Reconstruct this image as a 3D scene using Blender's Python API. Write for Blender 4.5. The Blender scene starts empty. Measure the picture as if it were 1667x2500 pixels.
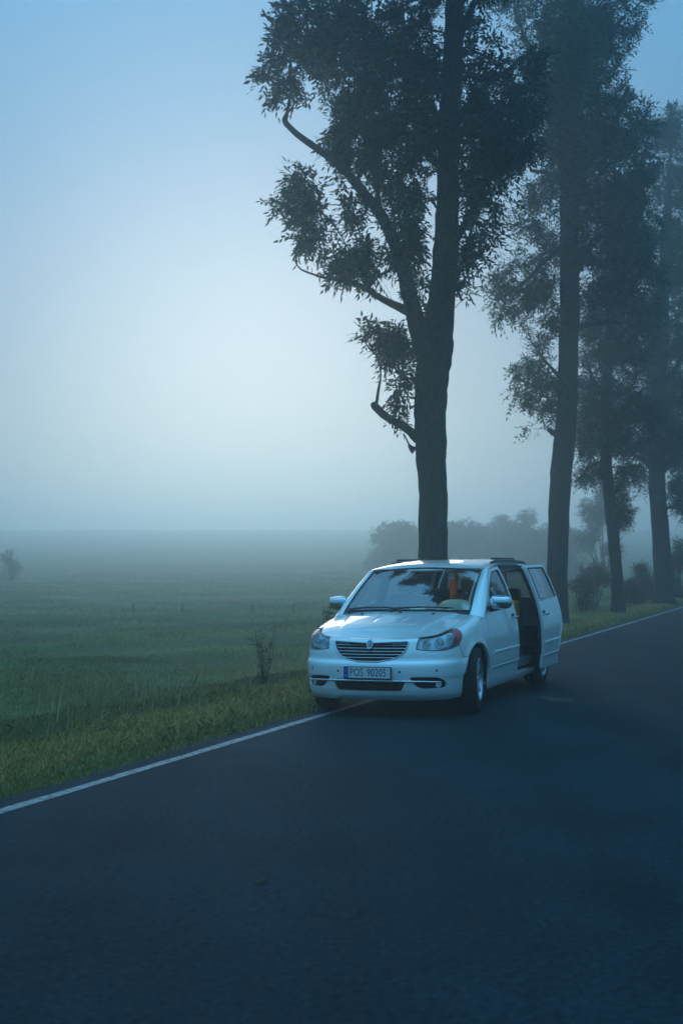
import bpy, math, random
import numpy as np
from mathutils import Vector, Matrix
from mathutils.geometry import delaunay_2d_cdt
R = math.radians
scn = bpy.context.scene
col = scn.collection
# ---------------------------------------------------------------- camera
FPX, CXP, CYP, EYE = 2920.0, 833.5, 1250.0, 1.72          # focal length and centre in photo pixels, eye height
PITCH = math.atan(112/FPX)
cam_d = bpy.data.cameras.new('camera'); cam = bpy.data.objects.new('camera', cam_d); col.objects.link(cam)
cam.location = (0, 0, EYE); cam.rotation_euler = (math.pi/2+PITCH, 0, 0)
cam_d.sensor_fit = 'VERTICAL'; cam_d.sensor_height = 36; cam_d.lens = FPX/2500*36
cam_d.clip_start = .1; cam_d.clip_end = 3000
cam_d.dof.use_dof = True; cam_d.dof.focus_distance = 13.6; cam_d.dof.aperture_fstop = 2.0
scn.camera = cam
# ---------------------------------------------------------------- sky, sun, exposure
OVERCAST = 6.4
SUN_EL, SUN_AZ = R(11), R(-4.0)                         # low sun behind the fog, a little left of the trees
world = bpy.data.worlds.new('World'); scn.world = world; world.use_nodes = True
nt = world.node_tree; nt.nodes.clear()
sky = nt.nodes.new('ShaderNodeTexSky'); sky.sky_type = 'NISHITA'; sky.sun_disc = False
sky.sun_elevation = SUN_EL; sky.sun_rotation = SUN_AZ; sky.dust_density = 3.0; sky.ozone_density = 3.0
tint = nt.nodes.new('ShaderNodeMix'); tint.data_type = 'RGBA'; tint.blend_type = 'MULTIPLY'; tint.inputs[0].default_value = 1
tint.inputs[7].default_value = (.88, .88, .97, 1)
# fog-grey overcast deck over the clear sky: brightest overhead, even all round
tcw = nt.nodes.new('ShaderNodeTexCoord'); sx = nt.nodes.new('ShaderNodeSeparateXYZ'); mr = nt.nodes.new('ShaderNodeMapRange'); mr.inputs[1].default_value = 0; mr.inputs[2].default_value = 1; mr.inputs[3].default_value = OVERCAST*.50; mr.inputs[4].default_value = OVERCAST*2.6
nt.links.new(tcw.outputs['Generated'], sx.inputs[0]); pw = nt.nodes.new('ShaderNodeMath'); pw.operation = 'POWER'; pw.inputs[1].default_value = 1.5; pw.use_clamp = True; nt.links.new(sx.outputs['Z'], pw.inputs[0]); nt.links.new(pw.outputs[0], mr.inputs[0])
deck = nt.nodes.new('ShaderNodeMix'); deck.data_type = 'RGBA'; deck.blend_type = 'MULTIPLY'; deck.inputs[0].default_value = 1; deck.inputs[6].default_value = (.155, .575, 1.0, 1); nt.links.new(mr.outputs[0], deck.inputs[7])
cover = nt.nodes.new('ShaderNodeMix'); cover.data_type = 'RGBA'; cover.inputs[0].default_value = .86
bg = nt.nodes.new('ShaderNodeBackground'); bg.inputs[1].default_value = .12
wo = nt.nodes.new('ShaderNodeOutputWorld')
nt.links.new(sky.outputs[0], tint.inputs[6]); nt.links.new(tint.outputs[2], cover.inputs[6]); nt.links.new(deck.outputs[2], cover.inputs[7]); nt.links.new(cover.outputs[2], bg.inputs[0]); nt.links.new(bg.outputs[0], wo.inputs[0])
sun_d = bpy.data.lights.new('sun', 'SUN'); sun_d.energy = .5; sun_d.angle = R(20); sun_d.color = (1, .94, .85)
sun = bpy.data.objects.new('sun', sun_d); col.objects.link(sun)
sdir = Vector((math.sin(SUN_AZ)*math.cos(SUN_EL), math.cos(SUN_AZ)*math.cos(SUN_EL), math.sin(SUN_EL)))
sun.rotation_euler = sdir.to_track_quat('Z', 'Y').to_euler(); sun.location = sdir*100
vs = scn.view_settings; vs.view_transform = 'Standard'; vs.look = 'None'; vs.exposure = -.27; vs.gamma = 1; vs.use_curve_mapping = False
scn.cycles.volume_bounces = 1; scn.cycles.max_bounces = 5; scn.cycles.transparent_max_bounces = 8
scn.cycles.use_denoising = True; scn.cycles.use_adaptive_sampling = True; scn.cycles.adaptive_threshold = .03; scn.cycles.sample_clamp_indirect = 6
HAZE_DENSITY, HAZE_G = .0060, .78
# ---------------------------------------------------------------- helpers
rng = np.random.default_rng(7); random.seed(7)
cP, sP = math.cos(PITCH), math.sin(PITCH)
def at(px, py, Y):
    """point at photo pixel (1667 x 2500) at distance Y along the view's ground axis"""
    a = (px-CXP)/FPX; b = -(py-CYP)/FPX
    d = (a, cP-b*sP, sP+b*cP); k = Y/d[1]
    return np.array([d[0]*k, Y, EYE+d[2]*k])
def atD(x, y, Y): return at(x*1.0632, y*1.0632, Y)
def mesh(name, V, Fs, smooth=False):
    me = bpy.data.meshes.new(name); me.from_pydata([tuple(map(float, v)) for v in V], [], [tuple(map(int, f)) for f in Fs]); me.update()
    if smooth: me.polygons.foreach_set('use_smooth', [True]*len(me.polygons))
    return me
def fast_mesh(name, V, n, color=None):
    """V: (k*n) vertices in runs of n, each run one face"""
    V = np.ascontiguousarray(V, np.float32).reshape(-1, 3); nf = len(V)//n
    me = bpy.data.meshes.new(name); me.vertices.add(len(V)); me.vertices.foreach_set('co', V.ravel())
    me.loops.add(len(V)); me.loops.foreach_set('vertex_index', np.arange(len(V), dtype=np.int32))
    me.polygons.add(nf); me.polygons.foreach_set('loop_start', np.arange(nf, dtype=np.int32)*n)
    me.update(calc_edges=True)
    if color is not None:
        a = me.color_attributes.new('tone', 'FLOAT_COLOR', 'POINT')
        a.data.foreach_set('color', np.ascontiguousarray(np.repeat(np.c_[color, np.ones(len(color))], n, axis=0), np.float32).ravel())
    return me
def put(name, me, mat, parent=None, loc=None):
    o = bpy.data.objects.new(name, me); col.objects.link(o)
    if mat is not None: me.materials.append(mat)
    if parent is not None: o.parent = parent
    if loc is not None: o.location = loc
    return o
def obj(name, V, Fs, mat, parent=None, smooth=False): return put(name, mesh(name, V, Fs, smooth), mat, parent)
def empty(name, loc=(0, 0, 0)):
    o = bpy.data.objects.new(name, None); o.empty_display_size = .3; col.objects.link(o); o.location = loc; return o
def tag(o, label, cat, group=None):
    o['label'] = label; o['category'] = cat
    if group: o['group'] = group
    return o
def kind(o, k): o['kind'] = k; return o
def box(c, s):
    c = np.array(c, float); h = np.array(s, float)/2
    V = [c+h*np.array(k) for k in ((-1,-1,-1),(1,-1,-1),(1,1,-1),(-1,1,-1),(-1,-1,1),(1,-1,1),(1,1,1),(-1,1,1))]
    return V, [(0,3,2,1),(4,5,6,7),(0,1,5,4),(1,2,6,5),(2,3,7,6),(3,0,4,7)]
def rbox(c, s, r, n=3):
    """box with rounded edges"""
    m = max(2, n); t = np.linspace(-1, 1, 2*m+2); h = np.array(s)/2; r = min(r, *(h*.98)); V = []; F = []; idx = {}
    def vid(p):
        k = tuple(np.round(p, 6))
        if k not in idx:
            q = np.clip(p*h, -(h-r), h-r); d = p*h-q; L = np.linalg.norm(d)
            w = p*h if L < 1e-9 else q+d/L*r*(1 if L > 0 else 0)
            idx[k] = len(V); V.append(np.array(c)+w)
        return idx[k]
    g = np.concatenate([np.linspace(-1, -1+1e-9, 1), np.linspace(-1, 1, 2*m+2)[1:-1], [1]])
    # cluster the grid near the edges so the rounding gets the points
    g = np.sign(g)*np.abs(g)**.35
    for ax in range(3):
        for sg in (-1, 1):
            a, b = (ax+1) % 3, (ax+2) % 3
            for i in range(len(g)-1):
                for j in range(len(g)-1):
                    q = []
                    for (x, y) in ((g[i], g[j]), (g[i+1], g[j]), (g[i+1], g[j+1]), (g[i], g[j+1])):
                        p = np.zeros(3); p[ax] = sg; p[a] = x; p[b] = y; q.append(vid(p))
                    F.append(q if sg > 0 else q[::-1])
    return V, F
def tube(P, r, n=8, cap=True, jitter=0, closed=False):
    P = [np.array(p, float) for p in P]; r = [r]*len(P) if np.isscalar(r) else list(r); V = []; F = []; N = len(P)
    ref = None
    for i in range(N):
        a, b = P[(i-1) % N if closed else max(i-1, 0)], P[(i+1) % N if closed else min(i+1, N-1)]; t = b-a; t = t/(np.linalg.norm(t)+1e-9)
        if ref is None: ref = np.cross(t, [0, 1, 0]) if abs(t[1]) < .9 else np.cross(t, [1, 0, 0])
        ref = ref-t*ref.dot(t); ref /= np.linalg.norm(ref)+1e-9; b2 = np.cross(t, ref)
        for k in range(n):
            an = 2*math.pi*k/n; rr = r[i]*(1+jitter*(rng.random()-.5))
            V.append(P[i]+rr*(math.cos(an)*ref+math.sin(an)*b2))
    for i in range(N if closed else N-1):
        j = (i+1) % N
        for k in range(n): F.append((i*n+k, i*n+(k+1) % n, j*n+(k+1) % n, j*n+k))
    if cap and not closed: F += [tuple(range(n))[::-1], tuple((N-1)*n+k for k in range(n))]
    return V, F
def join(*parts):
    V = []; F = []
    for v, f in parts:
        k = len(V); V += list(v); F += [tuple(i+k for i in q) for q in f]
    return V, F
def lathe_x(prof, n=40, closed=True):
    """profile of (x, r) turned round the x axis"""
    V = []; F = []; m = len(prof)
    for k in range(n):
        a = 2*math.pi*k/n
        for x, r in prof: V.append((x, r*math.cos(a), r*math.sin(a)))
    for k in range(n):
        for i in range(m if closed else m-1):
            j = (i+1) % m; k2 = (k+1) % n; F.append((k*m+i, k*m+j, k2*m+j, k2*m+i))
    return V, F
# ---------------------------------------------------------------- materials
def newmat(name):
    m = bpy.data.materials.new(name); m.use_nodes = True; n = m.node_tree; b = n.nodes['Principled BSDF']; return m, n, b
def plain(name, c, rough=.5, metal=0, coat=0, spec=.5, noise=0, nscale=20, bump=0):
    m, n, b = newmat(name); b.inputs['Base Color'].default_value = (*c, 1); b.inputs['Roughness'].default_value = rough
    b.inputs['Metallic'].default_value = metal; b.inputs['Coat Weight'].default_value = coat; b.inputs['Coat Roughness'].default_value = .04
    b.inputs['Specular IOR Level'].default_value = spec
    if noise or bump:
        tc = n.nodes.new('ShaderNodeTexCoord'); t = n.nodes.new('ShaderNodeTexNoise'); t.inputs['Scale'].default_value = nscale; t.inputs['Detail'].default_value = 5
        n.links.new(tc.outputs['Object'], t.inputs['Vector'])
        if noise:
            mx = n.nodes.new('ShaderNodeMix'); mx.data_type = 'RGBA'; mx.inputs[6].default_value = (*[x*(1-noise) for x in c], 1); mx.inputs[7].default_value = (*[min(1, x*(1+noise)) for x in c], 1)
            n.links.new(t.outputs['Fac'], mx.inputs[0]); n.links.new(mx.outputs[2], b.inputs['Base Color'])
        if bump:
            bp = n.nodes.new('ShaderNodeBump'); bp.inputs['Strength'].default_value = bump; bp.inputs['Distance'].default_value = .02
            n.links.new(t.outputs['Fac'], bp.inputs['Height']); n.links.new(bp.outputs[0], b.inputs['Normal'])
    return m
def toned(name, rough=.6, sss=0, mul=1.0):
    m, n, b = newmat(name); a = n.nodes.new('ShaderNodeAttribute'); a.attribute_name = 'tone'
    n.links.new(a.outputs['Color'], b.inputs['Base Color']); b.inputs['Roughness'].default_value = rough; b.inputs['Specular IOR Level'].default_value = .3
    if sss:
        tr = n.nodes.new('ShaderNodeBsdfTranslucent'); mx = n.nodes.new('ShaderNodeMixShader'); mx.inputs[0].default_value = sss
        n.links.new(a.outputs['Color'], tr.inputs['Color']); out = n.nodes['Material Output']
        n.links.new(b.outputs[0], mx.inputs[1]); n.links.new(tr.outputs[0], mx.inputs[2]); n.links.new(mx.outputs[0], out.inputs['Surface'])
    return m
def glass(name, c, r0=.09, rough=.0):
    m, n, b = newmat(name); n.nodes.remove(b); out = n.nodes['Material Output']
    g = n.nodes.new('ShaderNodeNewGeometry'); d = n.nodes.new('ShaderNodeVectorMath'); d.operation = 'DOT_PRODUCT'
    n.links.new(g.outputs['Normal'], d.inputs[0]); n.links.new(g.outputs['Incoming'], d.inputs[1])
    def mth(op, a, bb=None):
        k = n.nodes.new('ShaderNodeMath'); k.operation = op
        for i, x in enumerate((a, bb)):
            if x is None: continue
            if isinstance(x, (int, float)): k.inputs[i].default_value = x
            else: n.links.new(x, k.inputs[i])
        return k.outputs[0]
    f = mth('ADD', mth('MULTIPLY', mth('POWER', mth('SUBTRACT', 1.0, mth('ABSOLUTE', d.outputs['Value'])), 5.0), 1-r0), r0)
    tr = n.nodes.new('ShaderNodeBsdfTransparent'); tr.inputs[0].default_value = (*c, 1); gl = n.nodes.new('ShaderNodeBsdfGlossy'); gl.inputs['Roughness'].default_value = rough; gl.inputs['Color'].default_value = (.95, .97, 1, 1)
    mx = n.nodes.new('ShaderNodeMixShader'); n.links.new(f, mx.inputs[0]); n.links.new(tr.outputs[0], mx.inputs[1]); n.links.new(gl.outputs[0], mx.inputs[2]); n.links.new(mx.outputs[0], out.inputs['Surface'])
    return m
M = {}
M['leaf'] = toned('leaf', .55, .25); M['grass'] = toned('grass blades', .6, .25)
def bark():
    m, n, b = newmat('bark'); tc = n.nodes.new('ShaderNodeTexCoord'); mp = n.nodes.new('ShaderNodeMapping'); mp.inputs['Scale'].default_value = (1, 1, .22)
    t = n.nodes.new('ShaderNodeTexNoise'); t.inputs['Scale'].default_value = 26; t.inputs['Detail'].default_value = 8; t.inputs['Roughness'].default_value = .65
    v = n.nodes.new('ShaderNodeTexVoronoi'); v.feature = 'DISTANCE_TO_EDGE'; v.inputs['Scale'].default_value = 22
    n.links.new(tc.outputs['Object'], mp.inputs[0]); n.links.new(mp.outputs[0], t.inputs[0]); n.links.new(mp.outputs[0], v.inputs[0])
    r = n.nodes.new('ShaderNodeValToRGB'); r.color_ramp.elements[0].color = (.022, .030, .028, 1); r.color_ramp.elements[0].position = .3; r.color_ramp.elements[1].color = (.075, .088, .078, 1); r.color_ramp.elements[1].position = .75
    n.links.new(t.outputs['Fac'], r.inputs[0]); n.links.new(r.outputs[0], b.inputs['Base Color']); b.inputs['Roughness'].default_value = .95; b.inputs['Specular IOR Level'].default_value = .15
    ad = n.nodes.new('ShaderNodeMath'); ad.operation = 'ADD'; mn = n.nodes.new('ShaderNodeMath'); mn.operation = 'MINIMUM'; mn.inputs[1].default_value = .12
    n.links.new(v.outputs['Distance'], mn.inputs[0]); mu = n.nodes.new('ShaderNodeMath'); mu.operation = 'MULTIPLY'; mu.inputs[1].default_value = 6; n.links.new(mn.outputs[0], mu.inputs[0])
    n.links.new(mu.outputs[0], ad.inputs[0]); n.links.new(t.outputs['Fac'], ad.inputs[1])
    bp = n.nodes.new('ShaderNodeBump'); bp.inputs['Strength'].default_value = .9; bp.inputs['Distance'].default_value = .025; n.links.new(ad.outputs[0], bp.inputs['Height']); n.links.new(bp.outputs[0], b.inputs['Normal'])
    return m
M['bark'] = bark()
def asphalt():
    m, n, b = newmat('asphalt'); tc = n.nodes.new('ShaderNodeTexCoord'); L = n.links.new
    def noise(sc, det=5, rough=.6, vec=None):
        t = n.nodes.new('ShaderNodeTexNoise'); t.inputs['Scale'].default_value = sc; t.inputs['Detail'].default_value = det; t.inputs['Roughness'].default_value = rough; L(vec or tc.outputs['Object'], t.inputs['Vector']); return t.outputs['Fac']
    def ramp(f, p0, c0, p1, c1):
        r = n.nodes.new('ShaderNodeValToRGB'); e = r.color_ramp.elements; e[0].position = p0; e[0].color = (*c0, 1); e[1].position = p1; e[1].color = (*c1, 1); L(f, r.inputs[0]); return r.outputs[0]
    def mul(a, c):
        mx = n.nodes.new('ShaderNodeMix'); mx.data_type = 'RGBA'; mx.blend_type = 'MULTIPLY'; mx.inputs[0].default_value = 1; L(a, mx.inputs[6]); L(c, mx.inputs[7]); return mx.outputs[2]
    mp = n.nodes.new('ShaderNodeMapping'); mp.inputs['Rotation'].default_value = (0, 0, math.atan(.422)); mp.inputs['Scale'].default_value = (1.1, .06, 1); L(tc.outputs['Object'], mp.inputs[0])
    g = ramp(noise(24, 9, .85), .36, (.003, .006, .008), .66, (.032, .066, .082))               # stone grain
    c = mul(g, ramp(noise(.6, 6, .65), .32, (.66, .66, .66), .72, (1.2, 1.2, 1.2)))            # patches
    c = mul(c, ramp(noise(1.0, 3, .5, mp.outputs[0]), .30, (.78, .78, .78), .70, (1.22, 1.22, 1.22)))   # wheel tracks along the road
    vo = n.nodes.new('ShaderNodeTexVoronoi'); vo.inputs['Scale'].default_value = 240; L(tc.outputs['Object'], vo.inputs['Vector'])
    c = mul(c, ramp(vo.outputs['Distance'], .0, (1.5, 1.5, 1.5), .35, (.9, .9, .9)))          # pale chippings
    ck = n.nodes.new('ShaderNodeTexVoronoi'); ck.feature = 'DISTANCE_TO_EDGE'; ck.inputs['Scale'].default_value = .28; 
    wv = n.nodes.new('ShaderNodeVectorMath'); wv.operation = 'ADD'; nz = n.nodes.new('ShaderNodeTexNoise'); nz.inputs['Scale'].default_value = 1.3; nz.inputs['Detail'].default_value = 6; L(tc.outputs['Object'], nz.inputs['Vector']); L(nz.outputs['Color'], wv.inputs[1]); L(tc.outputs['Object'], wv.inputs[0]); L(wv.outputs[0], ck.inputs['Vector'])
    c = mul(c, ramp(ck.outputs['Distance'], .0, (.55, .55, .55), .004, (1, 1, 1)))            # hair cracks
    L(c, b.inputs['Base Color']); b.inputs['Roughness'].default_value = .9; b.inputs['Specular IOR Level'].default_value = .12
    bp = n.nodes.new('ShaderNodeBump'); bp.inputs['Strength'].default_value = .7; bp.inputs['Distance'].default_value = .008
    L(noise(55, 6, .7), bp.inputs['Height']); L(bp.outputs[0], b.inputs['Normal'])
    return m
M['asphalt'] = asphalt()
def paint_line():
    m, n, b = newmat('road paint'); tc = n.nodes.new('ShaderNodeTexCoord'); t = n.nodes.new('ShaderNodeTexNoise'); t.inputs['Scale'].default_value = 14; t.inputs['Detail'].default_value = 9; t.inputs['Roughness'].default_value = .8
    n.links.new(tc.outputs['Object'], t.inputs['Vector']); r = n.nodes.new('ShaderNodeValToRGB'); e = r.color_ramp.elements
    e[0].position = .40; e[0].color = (.05, .055, .06, 1); e[1].position = .56; e[1].color = (.36, .36, .35, 1)
    n.links.new(t.outputs['Fac'], r.inputs[0]); n.links.new(r.outputs[0], b.inputs['Base Color']); b.inputs['Roughness'].default_value = .7
    return m
M['line'] = paint_line()
def soil():
    m, n, b = newmat('field soil and turf'); tc = n.nodes.new('ShaderNodeTexCoord')
    t = n.nodes.new('ShaderNodeTexNoise'); t.inputs['Scale'].default_value = .35; t.inputs['Detail'].default_value = 8; t.inputs['Roughness'].default_value = .65
    t2 = n.nodes.new('ShaderNodeTexNoise'); t2.inputs['Scale'].default_value = 6; t2.inputs['Detail'].default_value = 6
    for k in (t, t2): n.links.new(tc.outputs['Object'], k.inputs['Vector'])
    r = n.nodes.new('ShaderNodeValToRGB'); e = r.color_ramp.elements; e[0].position = .3; e[0].color = (.045, .085, .025, 1); e[1].position = .72; e[1].color = (.12, .12, .05, 1)
    n.links.new(t.outputs['Fac'], r.inputs[0])
    r2 = n.nodes.new('ShaderNodeValToRGB'); e = r2.color_ramp.elements; e[0].position = .3; e[0].color = (.6, .6, .6, 1); e[1].position = .7; e[1].color = (1.2, 1.2, 1.2, 1)
    n.links.new(t2.outputs['Fac'], r2.inputs[0])
    mx = n.nodes.new('ShaderNodeMix'); mx.data_type = 'RGBA'; mx.blend_type = 'MULTIPLY'; mx.inputs[0].default_value = 1
    n.links.new(r.outputs[0], mx.inputs[6]); n.links.new(r2.outputs[0], mx.inputs[7]); n.links.new(mx.outputs[2], b.inputs['Base Color']); b.inputs['Roughness'].default_value = 1; b.inputs['Specular IOR Level'].default_value = .1
    bp = n.nodes.new('ShaderNodeBump'); bp.inputs['Strength'].default_value = 1; bp.inputs['Distance'].default_value = .08; n.links.new(t2.outputs['Fac'], bp.inputs['Height']); n.links.new(bp.outputs[0], b.inputs['Normal'])
    return m
M['soil'] = soil()
M['dirt'] = plain('roadside dirt', (.07, .058, .042), 1, noise=.5, nscale=30, bump=.8, spec=.1)
M['post'] = plain('weathered post wood', (.09, .08, .065), .9, noise=.3)
M['dead_leaf'] = plain('dead leaf', (.05, .03, .015), .8)
M['patch'] = plain('worn asphalt', (.085, .068, .060), .9, noise=.45, nscale=60, spec=.1)
# van
M['paint'] = plain('silver paint', (.95, .94, .93), .38, .5, coat=1)
M['chrome'] = plain('chrome', (.72, .75, .78), .12, 1)
M['black'] = plain('black plastic', (.012, .013, .015), .45)
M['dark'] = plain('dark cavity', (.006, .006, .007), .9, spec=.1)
M['rubber'] = plain('tyre rubber', (.014, .014, .015), .75, spec=.25, noise=.2)
M['alloy'] = plain('alloy', (.55, .57, .6), .3, .85)
M['cabin'] = plain('cabin trim', (.075, .075, .078), .85, noise=.25, nscale=15)
M['fabric'] = plain('seat fabric', (.07, .068, .062), .95, noise=.25, nscale=90, bump=.3)
M['beige'] = plain('beige dashboard', (.74, .66, .46), .5)
M['headliner'] = plain('headliner', (.42, .41, .38), .95)
M['curtain'] = plain('grey curtain', (.24, .24, .24), .95, noise=.3, nscale=40)
M['orange'] = plain('orange shell', (1.0, .27, .004), .5)
M['bag'] = plain('olive bag cloth', (.04, .055, .04), .9, noise=.4, nscale=30)
M['windshield'] = glass('windscreen glass', (.88, .92, .91), .22)
M['tinted'] = glass('tinted side glass', (.45, .48, .50), .28)
M['lens'] = glass('headlamp lens', (.86, .93, .96), .14)
M['reflector'] = plain('lamp reflector', (.86, .88, .90), .28, .45)
M['projector'] = plain('projector lens', (.42, .50, .54), .05, .2, coat=1)
M['red'] = plain('red marker', (.62, .03, .04), .3)
M['plate'] = plain('plate white', (.72, .74, .74), .5)
M['blue'] = plain('plate blue', (.01, .05, .42), .5)
M['ink'] = plain('plate ink', (.03, .035, .05), .6)
M['slat'] = plain('grille chrome', (.42, .44, .46), .2, 1)
M['badge'] = plain('badge inner', (.12, .17, .26), .25, .6)
def lit(name, c, k):
    m, n, b = newmat(name); b.inputs['Base Color'].default_value = (.8, .8, .75, 1); b.inputs['Emission Color'].default_value = (*c, 1); b.inputs['Emission Strength'].default_value = k; return m
M['dome'] = lit('lit dome lamp', (1, .78, .52), 60)
M['gold'] = plain('star yellow', (.8, .6, .05), .5)
# ---------------------------------------------------------------- van surface maths (metres; u back from the nose, v sideways, w up)
def hermite(xs, ys):
    xs = np.array(xs, float); ys = np.array(ys, float)
    d = np.diff(ys)/np.diff(xs); m = np.zeros(len(xs)); m[1:-1] = np.where(d[1:]*d[:-1] > 0, 2*d[1:]*d[:-1]/(d[1:]+d[:-1]+1e-12), 0)
    m[0] = d[0]; m[-1] = d[-1]
    def f(x):
        x = np.clip(np.asarray(x, float), xs[0], xs[-1]); i = np.clip(np.searchsorted(xs, x)-1, 0, len(xs)-2)
        h = xs[i+1]-xs[i]; t = (x-xs[i])/h
        return (2*t**3-3*t**2+1)*ys[i]+(t**3-2*t**2+t)*h*m[i]+(-2*t**3+3*t**2)*ys[i+1]+(t**3-t**2)*h*m[i+1]
    return f
PLAN = [(0,-.2),(0,0),(.018,.25),(.062,.48),(.14,.66),(.255,.80),(.42,.885),(.65,.93),(1.0,.957),(1.5,.975),(2.2,.985),(3.2,.985),(4.0,.975),(4.5,.955),(4.85,.90),(5.05,.78),(5.13,.5),(5.15,.0),(5.15,-.2)]
def _catmull(P, n=24):
    P = np.array(P, float); out = []
    for i in range(1, len(P)-2):
        p0, p1, p2, p3 = P[i-1], P[i], P[i+1], P[i+2]
        for k in range(n):
            t = k/n
            out.append(.5*((2*p1)+(-p0+p2)*t+(2*p0-5*p1+4*p2-p3)*t*t+(-p0+3*p1-3*p2+p3)*t**3))
    out.append(P[-2]); return np.array(out)
_C = _catmull(PLAN); _C[:,0] = np.maximum.accumulate(_C[:,0]+np.arange(len(_C))*1e-7)
_S = np.concatenate([[0], np.cumsum(np.hypot(*np.diff(_C, axis=0).T))])
_T = np.gradient(_C, _S, axis=0); _T /= np.linalg.norm(_T, axis=1)[:,None]
def s_of_u(u): return np.interp(u, _C[:,0], _S)
I_FRONT = hermite([.18,.22,.26,.33,.45,.57,.605,.635,.70,.80,.87,.95,1.2],[.10,.045,.012,.0,.0,.008,.02,.048,.062,.095,.125,.2,.4])
I_SIDE = hermite([.18,.22,.27,.42,.44,.47,.6,.75,.9,1.0,1.1,1.16,1.3,1.45,1.6,1.68],[.09,.06,.04,.022,.02,.006,0,0,.012,.03,.052,.068,.112,.165,.232,.285])
W_TOP = hermite([0,.05,.15,.3,.6,1.0,1.35,1.6],[.856,.862,.875,.90,.955,1.03,1.09,1.12])      # top edge of fascia and front wings, by u
def contour(s):
    a = np.abs(s); sg = np.where(np.asarray(s) < 0, -1., 1.)
    return np.interp(a, _S, _C[:,0]), np.interp(a, _S, _C[:,1])*sg, np.interp(a, _S, _T[:,0]), np.interp(a, _S, _T[:,1]), sg
def Msq(s, q, roll=True, lift=0.0):
    s = np.asarray(s, float); q = np.asarray(q, float)
    cu, cv, tu, tv, sg = contour(s)
    nu, nv = tv, -tu                     # inward plan normal for v>0
    wf = np.clip(nu, 0, 1)**1.0          # how far this bit faces forward
    w = q.copy(); I2 = 0
    if roll:
        top = W_TOP(cu); h = .03*wf+.11*(1-wf); R = .03*wf+.135*(1-wf)
        th = np.clip((q-(top-h))/h, 0, 1)*(math.pi/2)
        on = (q > top-h) & (cu < 1.6)
        w = np.where(on, top-h+h*np.sin(th), q); I2 = np.where(on, R*(1-np.cos(th)), 0)
    I = I_FRONT(w)*np.clip(wf, 0, 1)+I_SIDE(w)*(1-wf)+I2
    for uc in (.955, 4.035):
        r = np.hypot(cu-uc, w-.36); I = I-.016*np.exp(-((r-.41)/.05)**2)*(1-wf)*(w < .95)
    I = I-lift
    nrm = np.hypot(nu, nv)+1e-9
    return np.stack([cv+sg*nv/nrm*I, cu+nu/nrm*I, w], -1)
def Muw(u, w, lift=0.0): return Msq(s_of_u(u), w, roll=False, lift=lift)
# ================================================================= the ground, the road
RA = math.atan(.422); DX, DY = math.sin(RA), math.cos(RA)      # direction of the road
NX, NY = -DY, DX                                                # towards the field
P0 = np.array([.08, 13.84])                                     # a point on the white edge line
def st(s, t): return np.array(P0[0]+s*DX+t*NX), np.array(P0[1]+s*DY+t*NY)
def to_st(x, y): return (x-P0[0])*DX+(y-P0[1])*DY, (x-P0[0])*NX+(y-P0[1])*NY
def sstep(a, b, x): k = np.clip((x-a)/(b-a), 0, 1); return k*k*(3-2*k)
_w = [(rng.normal(0, 1), rng.normal(0, 1), rng.uniform(0, 6.28)) for _ in range(24)]
def wavy(x, y, sc):
    return sum(np.sin((a*x+b*y)/sc+p) for a, b, p in _w)/5.0
ROAD_W = 6.1
def ground_z(x, y):
    s, t = to_st(x, y)
    z = np.where(t > .2, -.03-.04*sstep(.2, .5, t)+.05*sstep(.5, 1.2, t)-.36*sstep(1.8, 4.5, t)-.30*sstep(6, 22, t), -.07)
    z = z+np.where(t > 1.5, (wavy(x, y, 1.6)*.035+wavy(x+40, y, 5)*.06)*sstep(1.5, 5, t), 0)
    z = z+16.2*sstep(40, 640, y)*sstep(8, 60, t+np.maximum(y-70, 0)*.3)*(y > 0)
    z = np.where(t < -ROAD_W-.1, -.05+.08*sstep(ROAD_W+.1, ROAD_W+.8, -t)-.3*sstep(ROAD_W+2, ROAD_W+6, -t), z)
    return z
def spaced(lo, hi, fine, a, grow):
    out = [a]; h = fine
    while out[-1] < hi: out.append(out[-1]+h); h *= grow
    lo_ = [a]; h = fine
    while lo_[-1] > lo: lo_.append(lo_[-1]-h); h *= grow
    return np.array(lo_[::-1][:-1]+out)
S_ = spaced(-660, 660, .7, 10, 1.035); T_ = np.unique(np.round(np.concatenate([spaced(-620, 620, .12, .4, 1.045), [-ROAD_W-.1, .2]]), 4))
SS, TT = np.meshgrid(S_, T_, indexing='ij'); GX, GY = st(SS, TT); GZ = ground_z(GX, GY)
nS, nT = SS.shape
ii = np.arange(nS*nT).reshape(nS, nT)
F = np.stack([ii[:-1, :-1], ii[1:, :-1], ii[1:, 1:], ii[:-1, 1:]], -1).reshape(-1, 4)
V = np.stack([GX, GY, GZ], -1).reshape(-1, 3)
ground = kind(obj('ground', V, F[:, ::-1], M['soil'], smooth=True), 'structure')
def strip(t0, t1, z, s0, s1, step, wob=0.0):
    n = int((s1-s0)/step)+1; V = []; F = []
    for i in range(n+1):
        s = s0+(s1-s0)*i/n
        for t in (t0, t1):
            tt = t+(wob*(math.sin(s*1.7)+math.sin(s*4.1+1)+math.sin(s*9.7+2)*.6+math.sin(s*23+.4)*.4) if wob and t == t1 else 0)
            x, y = st(s, tt); V.append((x, y, z))
        if i: k = 2*i; F.append((k-2, k, k+1, k-1))
    return V, F
road = kind(obj('road', *strip(-ROAD_W, .22, 0.0, -500, 500, .25, .018), M['asphalt']), 'structure')
obj('edge_line', *strip(-.05, .05, .004, -300, 300, .1, .004), M['line'], road)
obj('edge_line', *strip(-ROAD_W+.15, -ROAD_W+.27, .004, -300, 300, .5), M['line'], road)
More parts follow.
